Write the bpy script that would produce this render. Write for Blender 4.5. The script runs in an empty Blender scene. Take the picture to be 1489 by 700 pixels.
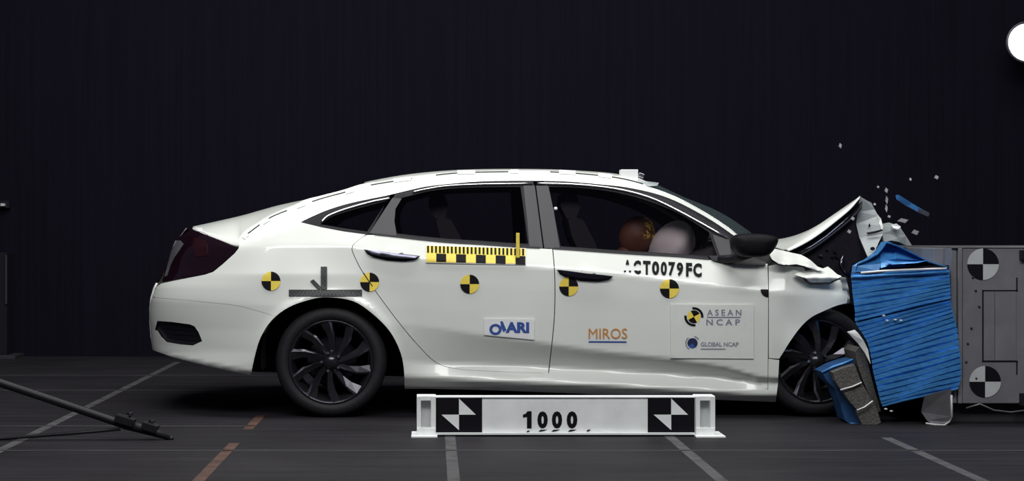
import bpy, bmesh, math, random
import numpy as np
from mathutils import Vector, Matrix
from mathutils.geometry import delaunay_2d_cdt, tessellate_polygon
random.seed(7)
scene = bpy.context.scene
COL = scene.collection
# ------------------------------------------------------------------ camera
F, CAMD, HC, U0, V0 = 2358.0, 9.0, 1.02, 630.0, 342.0
cam_d = bpy.data.cameras.new('camera'); cam = bpy.data.objects.new('camera', cam_d); COL.objects.link(cam)
cam.location = (0, -CAMD, HC); cam.rotation_euler = (math.pi/2, 0, 0)
cam_d.sensor_width = 36; cam_d.lens = 36*F/1489
cam_d.shift_x = (744.5-U0)/1489; cam_d.shift_y = -(350-V0)/1489
scene.camera = cam
# ------------------------------------------------------------------ world, lights, exposure
w = bpy.data.worlds.new('ambient_fill'); scene.world = w; w.use_nodes = True
w.node_tree.nodes['Background'].inputs[0].default_value = (0.30, 0.27, 0.45, 1)
w.node_tree.nodes['Background'].inputs[1].default_value = 0.15  # purple ambient fill with no source, added to lift dark areas
def area(name, loc, target, sx, sy, power, color=(1, 1, 1)):
    l = bpy.data.lights.new(name, 'AREA'); l.shape = 'RECTANGLE'; l.size = sx; l.size_y = sy
    l.energy = power; l.color = color
    o = bpy.data.objects.new(name, l); COL.objects.link(o); o.location = loc
    o.rotation_euler = (Vector(target)-Vector(loc)).to_track_quat('-Z', 'Y').to_euler()
    return o
area('overhead_lamp_bank', (0.3, -0.15, 6.2), (0.3, -0.15, 0), 8.0, 2.3, 420, (1, 1, 0.97))
area('camera_side_lamp_bank', (0.2, -6.4, 6.1), (0.2, 0.3, 0.5), 8.0, 1.7, 455, (1, 1, 0.98))
vs = scene.view_settings
vs.view_transform = 'Standard'; vs.look = 'None'; vs.gamma = 1; vs.exposure = 0.0
vs.use_curve_mapping = False

# ------------------------------------------------------------------ helpers
def P(u, v, Y):                       # photograph pixel + distance behind the car's near side -> world point
    s = F/(CAMD+Y)
    return Vector(((u-U0)/s, Y, HC-(v-V0)/s))
def floor_y(v): return F*HC/(v-V0)-CAMD
WL = {}
def new_mat(name): 
    m = bpy.data.materials.new(name); m.use_nodes = True
    return m, m.node_tree, m.node_tree.nodes['Principled BSDF']
def mat(name, col, rough=0.5, metal=0.0, coat=0.0, noise=0.12, scale=30, bump=0.0, spec=0.5, stretch=None, rnoise=0.0):
    m, nt, b = new_mat(name)
    tc = nt.nodes.new('ShaderNodeTexCoord'); n = nt.nodes.new('ShaderNodeTexNoise')
    n.inputs['Scale'].default_value = scale; n.inputs['Detail'].default_value = 5
    src = tc.outputs['Object']
    if stretch:
        mp = nt.nodes.new('ShaderNodeMapping'); mp.inputs['Scale'].default_value = stretch
        nt.links.new(src, mp.inputs[0]); src = mp.outputs[0]
    nt.links.new(src, n.inputs['Vector'])
    r = nt.nodes.new('ShaderNodeMapRange'); r.inputs['From Min'].default_value = .3; r.inputs['From Max'].default_value = .7
    r.inputs['To Min'].default_value = 1-noise; r.inputs['To Max'].default_value = 1+noise
    nt.links.new(n.outputs['Fac'], r.inputs['Value'])
    mx = nt.nodes.new('ShaderNodeVectorMath'); mx.operation = 'SCALE'; mx.inputs[0].default_value = col
    nt.links.new(r.outputs[0], mx.inputs['Scale']); nt.links.new(mx.outputs[0], b.inputs['Base Color'])
    b.inputs['Roughness'].default_value = rough; b.inputs['Metallic'].default_value = metal
    b.inputs['Coat Weight'].default_value = coat; b.inputs['Coat Roughness'].default_value = 0.06
    b.inputs['Specular IOR Level'].default_value = spec
    if bump:
        bp = nt.nodes.new('ShaderNodeBump'); bp.inputs['Strength'].default_value = bump; bp.inputs['Distance'].default_value = .01
        nt.links.new(n.outputs['Fac'], bp.inputs['Height']); nt.links.new(bp.outputs[0], b.inputs['Normal'])
    return m
def emit(name, col, st):
    m, nt, b = new_mat(name)
    b.inputs['Emission Color'].default_value = (*col, 1); b.inputs['Emission Strength'].default_value = st
    return m
def glass(name, tint, rough=0.0):
    m, nt, b = new_mat(name); nt.nodes.remove(b)
    out = nt.nodes['Material Output']
    t = nt.nodes.new('ShaderNodeBsdfTransparent'); t.inputs[0].default_value = (*tint, 1)
    g = nt.nodes.new('ShaderNodeBsdfGlossy'); g.inputs['Roughness'].default_value = rough
    fr = nt.nodes.new('ShaderNodeFresnel'); fr.inputs[0].default_value = 1.45
    mx = nt.nodes.new('ShaderNodeMixShader')
    nt.links.new(fr.outputs[0], mx.inputs[0]); nt.links.new(t.outputs[0], mx.inputs[1]); nt.links.new(g.outputs[0], mx.inputs[2])
    nt.links.new(mx.outputs[0], out.inputs[0])
    return m
M = {}
M['paint'] = mat('white_paint', (.80, .83, .78), .32, coat=.6, noise=.015, scale=4)
M['hoodin'] = mat('hood_inner_paint', (.30, .33, .34), .45, noise=.15, scale=14)
M['black'] = mat('black_plastic', (.009, .008, .012), .5, spec=.3)
M['dark'] = mat('dark_void', (.014, .012, .018), .85, spec=.15)
M['frame'] = mat('window_frame_black', (.010, .009, .013), .55, spec=.2)
M['mirror'] = mat('mirror_housing', (.006, .0055, .008), .6, spec=.12)
M['gloss'] = mat('gloss_black', (.010, .009, .013), .12)
M['pillar'] = mat('satin_pillar', (.027, .025, .030), .5, noise=.12, scale=9, stretch=(30, 1, .6))
M['chrome'] = mat('chrome', (.75, .76, .78), .10, metal=1, noise=.03)
M['dchrome'] = mat('dark_chrome', (.10, .10, .13), .22, metal=1, noise=.1)
M['rubber'] = mat('tyre_rubber', (.0095, .0088, .012), .7, noise=.25, scale=60, bump=.15)
M['rim'] = mat('dark_wheel_metal', (.05, .048, .058), .22, metal=.7, noise=.1)
M['machined'] = mat('machined_metal', (.65, .66, .70), .22, metal=1, noise=.08)
M['glass'] = glass('side_glass', (.74, .72, .75))
M['wglass'] = glass('windscreen_glass', (.16, .21, .20), .05)
def glow_glass():
    m = glass('windscreen_dim_glow', (.25, .30, .30), .08); nt = m.node_tree; out = nt.nodes['Material Output']
    src = out.inputs[0].links[0].from_socket; d = nt.nodes.new('ShaderNodeBsdfDiffuse'); d.inputs[0].default_value = (.05, .068, .072, 1)
    mx = nt.nodes.new('ShaderNodeMixShader'); mx.inputs[0].default_value = .55  # diffuse share paints the dim glow of the glass
    nt.links.new(src, mx.inputs[1]); nt.links.new(d.outputs[0], mx.inputs[2]); nt.links.new(mx.outputs[0], out.inputs[0]); return m
M['wglass'] = glow_glass()
M['tail'] = mat('tail_lens', (.009, .003, .006), .10, coat=.3)
M['tailgrey'] = mat('tail_glare_grey', (.09, .09, .10), .35)
M['tailred'] = mat('tail_lens_red', (.018, .004, .006), .15)
M['yellow'] = mat('marker_yellow', (.95, .74, .10), .5, noise=.06)
M['ink'] = mat('ink_black', (.006, .005, .008), .6, spec=.15)
M['white'] = mat('sticker_white', (.86, .87, .88), .45, noise=.02)
M['clearw'] = mat('sticker_pale', (.77, .80, .76), .6, noise=.02)
M['blueink'] = mat('ink_blue', (.035, .09, .34), .5)
M['navy'] = mat('ink_navy', (.02, .03, .09), .4)
M['greyink'] = mat('ink_grey_blue', (.22, .23, .30), .5)
M['orange'] = mat('ink_orange', (.62, .26, .06), .5)
M['bluebar'] = mat('blue_aluminium', (.07, .30, .70), .32, metal=.15, noise=.22, scale=26, stretch=(1, 1, 4))
M['bluedk'] = mat('blue_aluminium_dull', (.04, .19, .46), .4, metal=.2, noise=.3, scale=18)
M['honey'] = mat('grey_honeycomb', (.095, .09, .083), .6, noise=.35, scale=90, bump=.5)
M['concrete'] = mat('barrier_steel', (.165, .166, .182), .6, noise=.14, scale=7, bump=.1)
M['base'] = mat('barrier_base', (.02, .019, .024), .7)
M['alu'] = mat('bent_aluminium', (.13, .13, .14), .4, metal=.4, noise=.2, scale=12)
M['board'] = mat('board_white', (.88, .91, .90), .5, noise=.07, scale=9)
M['boarddk'] = mat('board_grey', (.50, .52, .52), .5, noise=.1, scale=9)
M['scaleink'] = mat('scale_strip', (.03, .032, .036), .6)
M['chip'] = mat('grey_chip', (.11, .11, .12), .5, noise=.3)
M['bluedeep'] = mat('blue_aluminium_deep', (.012, .06, .17), .5, noise=.35, scale=14)
M['airbag'] = mat('airbag_cloth', (.85, .76, .75), .9, noise=.08, scale=8)
M['dash'] = mat('dashboard_grey', (.06, .057, .06), .7)
M['cloth'] = mat('seat_cloth', (.020, .018, .024), .9)
M['pole'] = mat('black_steel', (.010, .0095, .012), .5, noise=.2, spec=.3)
M['reddk'] = mat('rusty_red', (.05, .012, .012), .6)
M['wall'] = mat('dark_wall', (.0056, .0048, .0108), .9, noise=.15, scale=3, stretch=(14, 1, .25), spec=.1)
M['wallbox'] = mat('wall_cabinet', (.008, .007, .012), .7, spec=.2)
M['cabedge'] = mat('cabinet_edge', (.022, .022, .028), .6)
M['lens'] = emit('lamp_glow', (1, 1, 1), 6)
M['lamphouse'] = mat('lamp_housing', (.12, .12, .14), .4, metal=.5)

def fin(o, parent):
    if parent is not None:
        o.parent = parent; o.matrix_parent_inverse = Matrix.Translation(-WL[parent])
    return o
def mk(name, verts, faces, mats, parent=None, smooth=False, mi=None, normals=None, label=None):
    vs_ = np.array([tuple(v) for v in verts], dtype=float)
    c = (vs_.min(0)+vs_.max(0))/2
    me = bpy.data.meshes.new(name)
    me.from_pydata([tuple(v) for v in (vs_-c)], [], [tuple(f) for f in faces])
    if not isinstance(mats, (list, tuple)): mats = [mats]
    for m in mats: me.materials.append(M[m] if isinstance(m, str) else m)
    if mi is not None: me.polygons.foreach_set('material_index', mi)
    if smooth is True: me.polygons.foreach_set('use_smooth', [True]*len(me.polygons))
    elif smooth: me.polygons.foreach_set('use_smooth', smooth)
    me.update()
    if normals is not None: me.normals_split_custom_set(normals)
    o = bpy.data.objects.new(name, me); COL.objects.link(o); o.location = c; WL[o] = Vector(c)
    if label: o['label'] = label
    return fin(o, parent)
def tag(o, label, cat, group=None, kind=None):
    o['label'] = label
    if cat: o['category'] = cat
    if group: o['group'] = group
    if kind: o['kind'] = kind
    return o
def thing(name, label, cat, loc, group=None):
    o = bpy.data.objects.new(name, None); COL.objects.link(o); o.location = loc; o.empty_display_size = .2
    WL[o] = Vector(loc); tag(o, label, cat, group); return o
def interp(xs, ys, x):                # monotone cubic through the stations
    n = len(xs)
    if x <= xs[0]: return ys[0]
    if x >= xs[-1]: return ys[-1]
    i = 0
    while x > xs[i+1]: i += 1
    d = [(ys[k+1]-ys[k])/(xs[k+1]-xs[k]) for k in range(n-1)]
    def sl(k):
        if k == 0: return d[0]
        if k == n-1: return d[-1]
        return 0 if d[k-1]*d[k] <= 0 else 2*d[k-1]*d[k]/(d[k-1]+d[k])
    h = xs[i+1]-xs[i]; t = (x-xs[i])/h; m0, m1 = sl(i), sl(i+1)
    return ((2*t**3-3*t*t+1)*ys[i]+(t**3-2*t*t+t)*h*m0+(-2*t**3+3*t*t)*ys[i+1]+(t**3-t*t)*h*m1)
def cr(pts, n=5):                     # Catmull-Rom through the points
    out = []
    for i in range(len(pts)-1):
        p0 = pts[max(i-1, 0)]; p1 = pts[i]; p2 = pts[i+1]; p3 = pts[min(i+2, len(pts)-1)]
        for k in range(n):
            t = k/n
            out.append(tuple(.5*((2*b)+(-a+c)*t+(2*a-5*b+4*c-d)*t*t+(-a+3*b-3*c+d)*t**3) for a, b, c, d in zip(p0, p1, p2, p3)))
    out.append(tuple(pts[-1])); return out
def inside(poly, x, y):
    r = False; n = len(poly); j = n-1
    for i in range(n):
        xi, yi = poly[i]; xj, yj = poly[j]
        if (yi > y) != (yj > y) and x < (xj-xi)*(y-yi)/(yj-yi)+xi: r = not r
        j = i
    return r
def densify(poly, step):
    out = []
    for i in range(len(poly)):
        a = poly[i]; b = poly[(i+1) % len(poly)]
        L = math.hypot(b[0]-a[0], b[1]-a[1])
        if L < 1e-4: continue
        k = max(1, int(math.ceil(L/step)))
        for q in range(k): out.append((a[0]+(b[0]-a[0])*q/k, a[1]+(b[1]-a[1])*q/k))
    return out
# ------------------------------------------------------------------ the car's side as one surface: distance in from the widest plane
SU = [210, 280, 345, 390, 437, 500, 590, 700, 770, 870, 960, 1050, 1115, 1240]
SV = [
 [322, 324, 342, 318, 297, 278, 259, 249, 248, 253, 276, 324, 365, 380],
 [336, 336, 347, 335, 323, 299, 279, 264, 263, 268, 286.5, 335, 375, 384],
 [342, 342, 352, 341, 328, 337, 347.5, 357, 361, 367, 373, 380, 384, 388],
 [356, 358, 360, 358, 357, 358, 374, 384, 388, 396, 407, 417, 425, 432],
 [400, 400, 400, 400, 400, 400, 410, 415, 420, 428, 438, 448, 455, 460],
 [440, 440, 443, 445, 447, 447, 447, 455, 460, 468, 478, 490, 500, 500],
 [480, 480, 480, 480, 475, 470, 473, 488, 497, 511, 521, 534, 550, 552],
 [500, 505, 510, 512, 518, 522, 526, 530, 533, 538, 543, 549, 556, 558],
 [510, 525, 537, 543, 545, 546, 548, 553, 556, 560, 565, 570, 574, 574],
 [520, 535, 548, 552, 560, 562, 564, 567, 569, 573, 577, 581, 584, 584]]
SD = [
 [.11, .11, .10, .17, .23, .28, .35, .38, .39, .39, .37, .28, .20, .2],
 [.09, .09, .08, .11, .130, .180, .235, .29, .30, .30, .28, .19, .12, .1],
 [.06, .06, .06, .08, .115, .088, .06, .055, .055, .055, .06, .07, .07, .06],
 [.03, .03, .040, .046, .048, .034, .010, .002, .002, .002, .002, .002, .002, .006],
 [.006, .006, .008, .008, .008, .006, .001, .0, .0, .0, .0, .0, .0, .0],
 [0, 0, 0, 0, 0, .001, .002, .002, .002, .002, .002, .002, .003, .005],
 [.014, .014, .012, .008, .004, .004, .006, .006, .006, .006, .006, .006, .008, .010],
 [.016, .016, .014, .012, .014, .018, .040, .088, .100, .100, .098, .085, .050, .04],
 [.004, .004, .006, .012, .02, .025, .027, .028, .028, .028, .028, .028, .03, .035],
 [.06, .06, .06, .06, .07, .08, .08, .09, .09, .09, .09, .09, .09, .09]]
EV = [320, 330, 342, 365, 390, 405, 420, 440, 460, 480, 500, 515]
EU = [274, 271, 262, 249, 239, 231, 223, 218, 217, 218, 220, 223]
_cache = {}
def knots(u):
    k = round(u*2)/2
    if k not in _cache:
        _cache[k] = ([interp(SU, r, k) for r in SV], [interp(SU, r, k) for r in SD])
    return _cache[k]
def lin(vk, dk, v):
    if v <= vk[0]: return dk[0]+(vk[0]-v)*(dk[0]-dk[1])/max(vk[1]-vk[0], 3)
    for i in range(len(vk)-1):
        if v <= vk[i+1]: return dk[i]+(dk[i+1]-dk[i])*(v-vk[i])/max(vk[i+1]-vk[i], .01)
    return dk[-1]+(v-vk[-1])*.008
def S(u, v):
    a = math.floor(u*2)/2; f = (u-a)*2
    d = 0
    for uu, wt in ((a, 1-f), (a+.5, f)):
        if wt < 1e-6: continue
        vk, dk = knots(uu)
        d += wt*sum(lin(vk, dk, v+o)*g for o, g in ((-3, .14), (-1.5, .22), (0, .28), (1.5, .22), (3, .14)))
    e = interp(EV, EU, v); t = (u-e)/165.0
    if t < 1:
        t = max(t, 0); d += .5*(1-math.sqrt(max(0, 1-(1-t)**2)))
    r = math.hypot(u-477, v-531)
    if v < 560 and r < 190:
        fd = min(1, max(0, (560-v)/30))
        d -= fd*(.016*math.exp(-((r-99)/9)**2)+.012*math.exp(-((r-99)/30)**2))
    if u > 1117: d += .05*((u-1117)/120)**2
    return d
def fn_normal(fn, u, v):
    e = .8
    a = P(u+e, v, fn(u+e, v))-P(u-e, v, fn(u-e, v)); b = P(u, v+e, fn(u, v+e))-P(u, v-e, fn(u, v-e))
    n = a.cross(b)
    if n.y > 0: n = -n
    return n.normalized()
def panel(name, outline, mats='paint', parent=None, holes=(), step=7, off=0.0, thick=.014, fn=S, label=None, mirror=False, shade=True):
    g = (lambda u, v: fn(u, v)+off) if off else fn
    loops = [densify(list(outline), step)]+[densify(list(h), step) for h in holes]
    pts = []; edges = []
    for L in loops:
        b = len(pts); pts += L; edges += [(b+i, b+(i+1) % len(L)) for i in range(len(L))]
    us = [p[0] for p in loops[0]]; vs_ = [p[1] for p in loops[0]]
    bp = np.array(pts)
    y = min(vs_)+step*.5
    while y < max(vs_):
        x = min(us)+step*.5
        while x < max(us):
            if inside(loops[0], x, y) and not any(inside(h, x, y) for h in loops[1:]):
                if ((bp-np.array((x, y)))**2).sum(1).min() > (.45*step)**2: pts.append((x, y))
            x += step
        y += step
    co, ed, fa, *_ = delaunay_2d_cdt([Vector(p) for p in pts], edges, [], 0, 1e-4)
    tri = []
    for f in fa:
        (ax, ay), (bx, by), (cx, cy) = ((co[i].x, co[i].y) for i in f)
        if abs((bx-ax)*(cy-ay)-(cx-ax)*(by-ay)) < .03: continue
        cx = sum(co[i].x for i in f)/3; cy = sum(co[i].y for i in f)/3
        if inside(loops[0], cx, cy) and not any(inside(h, cx, cy) for h in loops[1:]): tri.append(tuple(f))
    return _panel_mesh(name, [(c.x, c.y) for c in co], tri, g, thick, mats, parent, label, mirror, shade)
def _panel_mesh(name, uv, tri, g, thick, mats, parent, label=None, mirror=False, shade=True, mi=None):
    used = sorted({i for f in tri for i in f}); rm = {o: n for n, o in enumerate(used)}
    uv = [uv[i] for i in used]; tri = [tuple(rm[i] for i in f) for f in tri]
    V = [P(u, v, g(u, v)) for u, v in uv]; N = [fn_normal(g, u, v) for u, v in uv] if shade else None
    F_ = []
    for f in tri:
        (a0, b0), (a1, b1), (a2, b2) = (uv[i] for i in f)
        ar = (a1-a0)*(b2-b0)-(a2-a0)*(b1-b0)
        F_.append(f if ar < 0 else f[::-1])
    cnt = {}
    for f in F_:
        for i in range(3): 
            e = (f[i], f[(i+1) % 3]); cnt[e] = 1
    rim = [e for e in cnt if (e[1], e[0]) not in cnt]
    nb = len(V); top = len(F_)
    if thick:
        for a, b in rim:
            k = len(V); V += [V[a].copy(), V[b].copy(), V[a]+Vector((0, thick, 0)), V[b]+Vector((0, thick, 0))]
            F_.append((k+1, k, k+2, k+3))
    if mirror:
        V = [Vector((p.x, 1.8-p.y, p.z)) for p in V]; F_ = [f[::-1] for f in F_]
        if N: N = [Vector((n.x, -n.y, n.z)) for n in N]
    ln = None; sm = False
    if shade:
        ln = []
        for k, f in enumerate(F_):
            if k < top: ln += [tuple(N[i]) for i in f]
            else:
                n = (V[f[1]]-V[f[0]]).cross(V[f[2]]-V[f[0]])
                n = n.normalized() if n.length > 1e-12 else Vector((0, -1, 0))
                ln += [tuple(n)]*len(f)
        sm = [k < top for k in range(len(F_))]
    if mi is not None: mi = list(mi)+[0]*(len(F_)-top)
    return mk(name, V, F_, mats, parent, sm, mi, ln, label)
def band(path, w):                    # a closed strip of width w px around an open path
    L, R = [], []
    for i, p in enumerate(path):
        a = path[max(i-1, 0)]; b = path[min(i+1, len(path)-1)]
        d = Vector((b[0]-a[0], b[1]-a[1])).normalized(); n = Vector((-d.y, d.x))*w/2
        L.append((p[0]+n.x, p[1]+n.y)); R.append((p[0]-n.x, p[1]-n.y))
    return L+R[::-1]
def loft(name, rows, mats, parent=None, smooth=True, closed=False, thick=0, tdir=(0, 0, -1), label=None):
    V = [Vector(p) for r in rows for p in r]; n = len(rows[0]); F_ = []
    for i in range(len(rows)-1):
        for j in range(n if closed else n-1):
            k = (j+1) % n; F_.append((i*n+j, i*n+k, (i+1)*n+k, (i+1)*n+j))
    if thick:
        b = len(V); t = Vector(tdir)*thick; V += [p+t for p in V]; F0 = list(F_)
        F_ += [tuple(b+i for i in f[::-1]) for f in F0]; R = len(rows)
        for i in range(R-1):
            F_.append((i*n, (i+1)*n, b+(i+1)*n, b+i*n)); F_.append((i*n+n-1, b+i*n+n-1, b+(i+1)*n+n-1, (i+1)*n+n-1))
        for j in range(n-1):
            F_.append((j+1, j, b+j, b+j+1)); q = (R-1)*n; F_.append((q+j, q+j+1, b+q+j+1, b+q+j))
    return mk(name, V, F_, mats, parent, smooth, label=label)
def box(name, lo, hi, mats, parent=None, bev=.004, rot=None, label=None, pivot=None):
    bm = bmesh.new(); bmesh.ops.create_cube(bm, size=1)
    c = (Vector(lo)+Vector(hi))/2; s = Vector(hi)-Vector(lo)
    for v in bm.verts: v.co = Vector((v.co.x*s.x, v.co.y*s.y, v.co.z*s.z))
    if bev: bmesh.ops.bevel(bm, geom=bm.edges[:], offset=min(bev, min(s)*.45), segments=2, profile=.7, affect='EDGES')
    V = [v.co.copy() for v in bm.verts]; F_ = [[v.index for v in f.verts] for f in bm.faces]; bm.free()
    if rot is not None: V = [rot @ v for v in V]
    return mk(name, [v+c for v in V], F_, mats, parent, label=label)
def prism(name, poly, Y0, Y1, mats, parent=None, label=None, smooth=False):   # side outline given in px at depth Y0, true extrusion to Y1
    A = [P(u, v, Y0) for u, v in poly]; n = len(A)
    V = A+[p+Vector((0, Y1-Y0, 0)) for p in A]
    tr = tessellate_polygon([[Vector((p.x, p.z, 0)) for p in A]])
    F_ = []
    for t in tr:
        nn = (A[t[1]]-A[t[0]]).cross(A[t[2]]-A[t[0]]); t = t if nn.y < 0 else t[::-1]
        F_.append(tuple(t)); F_.append(tuple(i+n for i in t[::-1]))
    for i in range(n): 
        j = (i+1) % n; F_.append((i, j, n+j, n+i))
    o = mk(name, V, F_, mats, parent, label=label)
    bm = bmesh.new(); bm.from_mesh(o.data); bmesh.ops.recalc_face_normals(bm, faces=bm.faces[:]); bm.to_mesh(o.data); bm.free()
    return o
def tube(name, pts, r, mats, parent=None, n=10, label=None):
    pts = [Vector(p) for p in pts]; rs = r if isinstance(r, (list, tuple)) else [r]*len(pts)
    V, F_ = [], []
    for i, p in enumerate(pts):
        d = (pts[min(i+1, len(pts)-1)]-pts[max(i-1, 0)]).normalized()
        a = d.cross(Vector((0, 0, 1)) if abs(d.z) < .9 else Vector((1, 0, 0))).normalized(); b = d.cross(a)
        for k in range(n):
            t = 2*math.pi*k/n; V.append(p+rs[i]*(math.cos(t)*a+math.sin(t)*b))
    for i in range(len(pts)-1):
        for k in range(n):
            q = (k+1) % n; F_.append((i*n+k, i*n+q, (i+1)*n+q, (i+1)*n+k))
    F_.append(tuple(range(n))[::-1]); F_.append(tuple(range((len(pts)-1)*n, len(pts)*n)))
    return mk(name, V, F_, mats, parent, [True]*(len(F_)-2)+[False]*2, label=label)
def lathe(name, prof, c, mats, parent=None, n=48, smooth=True, R=None, label=None, closed=False):   # profile (radius, y) about the Y axis through c
    V, F_ = [], []; m = len(prof)
    for k in range(n):
        t = 2*math.pi*k/n
        for r, y in prof:
            q = Vector((r*math.cos(t), y, r*math.sin(t))); V.append((R @ q if R else q)+Vector(c))
    for k in range(n):
        q = (k+1) % n
        for j in range(m if closed else m-1):
            jj = (j+1) % m; F_.append((k*m+j, k*m+jj, q*m+jj, q*m+j))
    return mk(name, V, F_, mats, parent, smooth, label=label)
def sheet(name, pts, mats, parent=None, thick=.006, label=None, tdir=(0, 1, 0)):     # free 3D polygon (u, v, Y) with thickness
    A = [P(*p) for p in pts]; n = len(A)
    t = Vector(tdir)*thick; V = A+[p+t for p in A]
    F_ = []
    for tr in tessellate_polygon([[Vector((p[0], p[1], 0)) for p in pts]]):
        F_.append(tuple(tr)); F_.append(tuple(i+n for i in tr[::-1]))
    for i in range(n):
        j = (i+1) % n; F_.append((i, n+i, n+j, j))
    o = mk(name, V, F_, mats, parent, label=label)
    bm = bmesh.new(); bm.from_mesh(o.data); bmesh.ops.recalc_face_normals(bm, faces=bm.faces[:]); bm.to_mesh(o.data); bm.free()
    return o
def glyph(text, off=0.02):
    c = bpy.data.curves.new('t', 'FONT'); c.body = text; c.size = 1; c.offset = off; c.resolution_u = 3
    o = bpy.data.objects.new('t', c); COL.objects.link(o)
    me = bpy.data.meshes.new_from_object(o.evaluated_get(bpy.context.evaluated_depsgraph_get()))
    bpy.data.objects.remove(o)
    bm = bmesh.new(); bm.from_mesh(me); bmesh.ops.triangulate(bm, faces=bm.faces[:])
    bmesh.ops.remove_doubles(bm, verts=bm.verts[:], dist=1e-5)
    bm.verts.index_update()
    V = [(v.co.x, v.co.y) for v in bm.verts]; F_ = [tuple(v.index for v in f.verts) for f in bm.faces]
    bm.free(); bpy.data.meshes.remove(me); return V, F_
def text_decal(name, text, u0, v0, u1, v1, mats, parent, slope=0.0, shear=0.0, off=-.005, bold=.02, fn=S, keep=None, thick=.001):
    V, F_ = glyph(text, bold)
    xs = [p[0] for p in V]; ys = [p[1] for p in V]; x0, x1, y0, y1 = min(xs), max(xs), min(ys), max(ys)
    uv = []
    for x, y in V:
        a = (x-x0)/(x1-x0); b = (y-y0)/(y1-y0)
        u = u0+a*(u1-u0)+shear*b*(v1-v0); v = v1-b*(v1-v0)+slope*(u-u0); uv.append((u, v))
    if keep:                           # worn lettering: cut the glyph at pixel rows, keep only the given rows
        bm = bmesh.new(); bv = [bm.verts.new((p[0], p[1], 0)) for p in uv]
        for f in F_: bm.faces.new([bv[i] for i in f])
        for a, b in keep:
            for y in (a, b): bmesh.ops.bisect_plane(bm, geom=bm.verts[:]+bm.edges[:]+bm.faces[:], plane_co=(0, y, 0), plane_no=(0, 1, 0))
        dead = [f for f in bm.faces if not any(a <= f.calc_center_median().y <= b for a, b in keep)]
        bmesh.ops.delete(bm, geom=dead, context='FACES'); bmesh.ops.triangulate(bm, faces=bm.faces[:])
        bm.verts.index_update(); uv = [(v.co.x, v.co.y) for v in bm.verts]; F_ = [tuple(v.index for v in f.verts) for f in bm.faces]; bm.free()
    return _panel_mesh(name, uv, F_, lambda u, v: fn(u, v)+off, thick, mats, parent)
def quad_decal(name, cu, cv, r, mats, parent, rot=0.0, quads=(1, 0, 1, 0), off=-.005, fn=S, ry=None, only=None, r0=0.0):
    ry = ry or r; uv = [(cu, cv)]; tri = []; mi = []; n = 8
    for q in range(4):
        if only is not None and q not in only: continue
        b = len(uv)
        for k in range(n+1):
            t = rot+(q+k/n)*math.pi/2
            uv.append((cu+r*math.cos(t), cv-ry*math.sin(t)))
            uv.append((cu+.5*r*math.cos(t), cv-.5*ry*math.sin(t)))
        for k in range(n):
            a = b+2*k; tri += [(a, a+2, a+3), (a, a+3, a+1), (0, a+1, a+3)]; mi += [quads[q]]*3
    return _panel_mesh(name, uv, tri, lambda u, v: fn(u, v)+off, .001, mats, parent, mi=mi)

# ================================================================== SETTING
def floor_material():
    m, nt, b = new_mat('test_track_floor')
    tc = nt.nodes.new('ShaderNodeTexCoord')
    def noise(sc, stretch, det=6):
        mp = nt.nodes.new('ShaderNodeMapping'); mp.inputs['Scale'].default_value = stretch
        n = nt.nodes.new('ShaderNodeTexNoise'); n.inputs['Scale'].default_value = sc; n.inputs['Detail'].default_value = det
        nt.links.new(tc.outputs['Object'], mp.inputs[0]); nt.links.new(mp.outputs[0], n.inputs['Vector']); return n
    a = noise(1.2, (1, 1, 1)); c = noise(3.0, (.5, 7, 1)); d = noise(60, (1, 1, 1))
    add = nt.nodes.new('ShaderNodeMath'); add.operation = 'ADD'; nt.links.new(a.outputs['Fac'], add.inputs[0]); nt.links.new(c.outputs['Fac'], add.inputs[1])
    ad2 = nt.nodes.new('ShaderNodeMath'); ad2.operation = 'MULTIPLY_ADD'; nt.links.new(d.outputs['Fac'], ad2.inputs[0]); ad2.inputs[1].default_value = .35; nt.links.new(add.outputs[0], ad2.inputs[2])
    r = nt.nodes.new('ShaderNodeValToRGB'); mr = nt.nodes.new('ShaderNodeMapRange')
    mr.inputs['From Min'].default_value = .75; mr.inputs['From Max'].default_value = 1.6
    nt.links.new(ad2.outputs[0], mr.inputs['Value']); nt.links.new(mr.outputs[0], r.inputs[0])
    r.color_ramp.elements[0].color = (.0090, .0083, .0105, 1); r.color_ramp.elements[1].color = (.0295, .0272, .0320, 1)
    nt.links.new(r.outputs[0], b.inputs['Base Color']); b.inputs['Roughness'].default_value = .62
    b.inputs['Specular IOR Level'].default_value = .12
    bp = nt.nodes.new('ShaderNodeBump'); bp.inputs['Strength'].default_value = .15; bp.inputs['Distance'].default_value = .01
    nt.links.new(d.outputs['Fac'], bp.inputs['Height']); nt.links.new(bp.outputs[0], b.inputs['Normal'])
    return m
M['floor'] = floor_material()
M['line'] = mat('worn_white_line', (.060, .058, .062), .7, noise=.45, scale=9)
M['linefaint'] = mat('faint_line', (.042, .040, .043), .7, noise=.4, scale=3)
M['lineorange'] = mat('worn_orange_line', (.070, .032, .022), .7, noise=.6, scale=8)
floor = box('floor', (-11, -9.5, -.2), (11, 5.0, 0), 'floor', bev=0); tag(floor, 'dark grey concrete test track floor with worn lane lines', 'floor', kind='structure')
wall = box('wall_back', (-11, 4.6, 0), (11, 4.9, 7), 'wall', bev=0); tag(wall, 'dark back wall of the test hall', 'wall', kind='structure')
def stripe(x0, x1, y0, y1, m):
    return box('floor_line', (x0, y0, 0), (x1, y1, .001), m, floor, bev=0)
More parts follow.
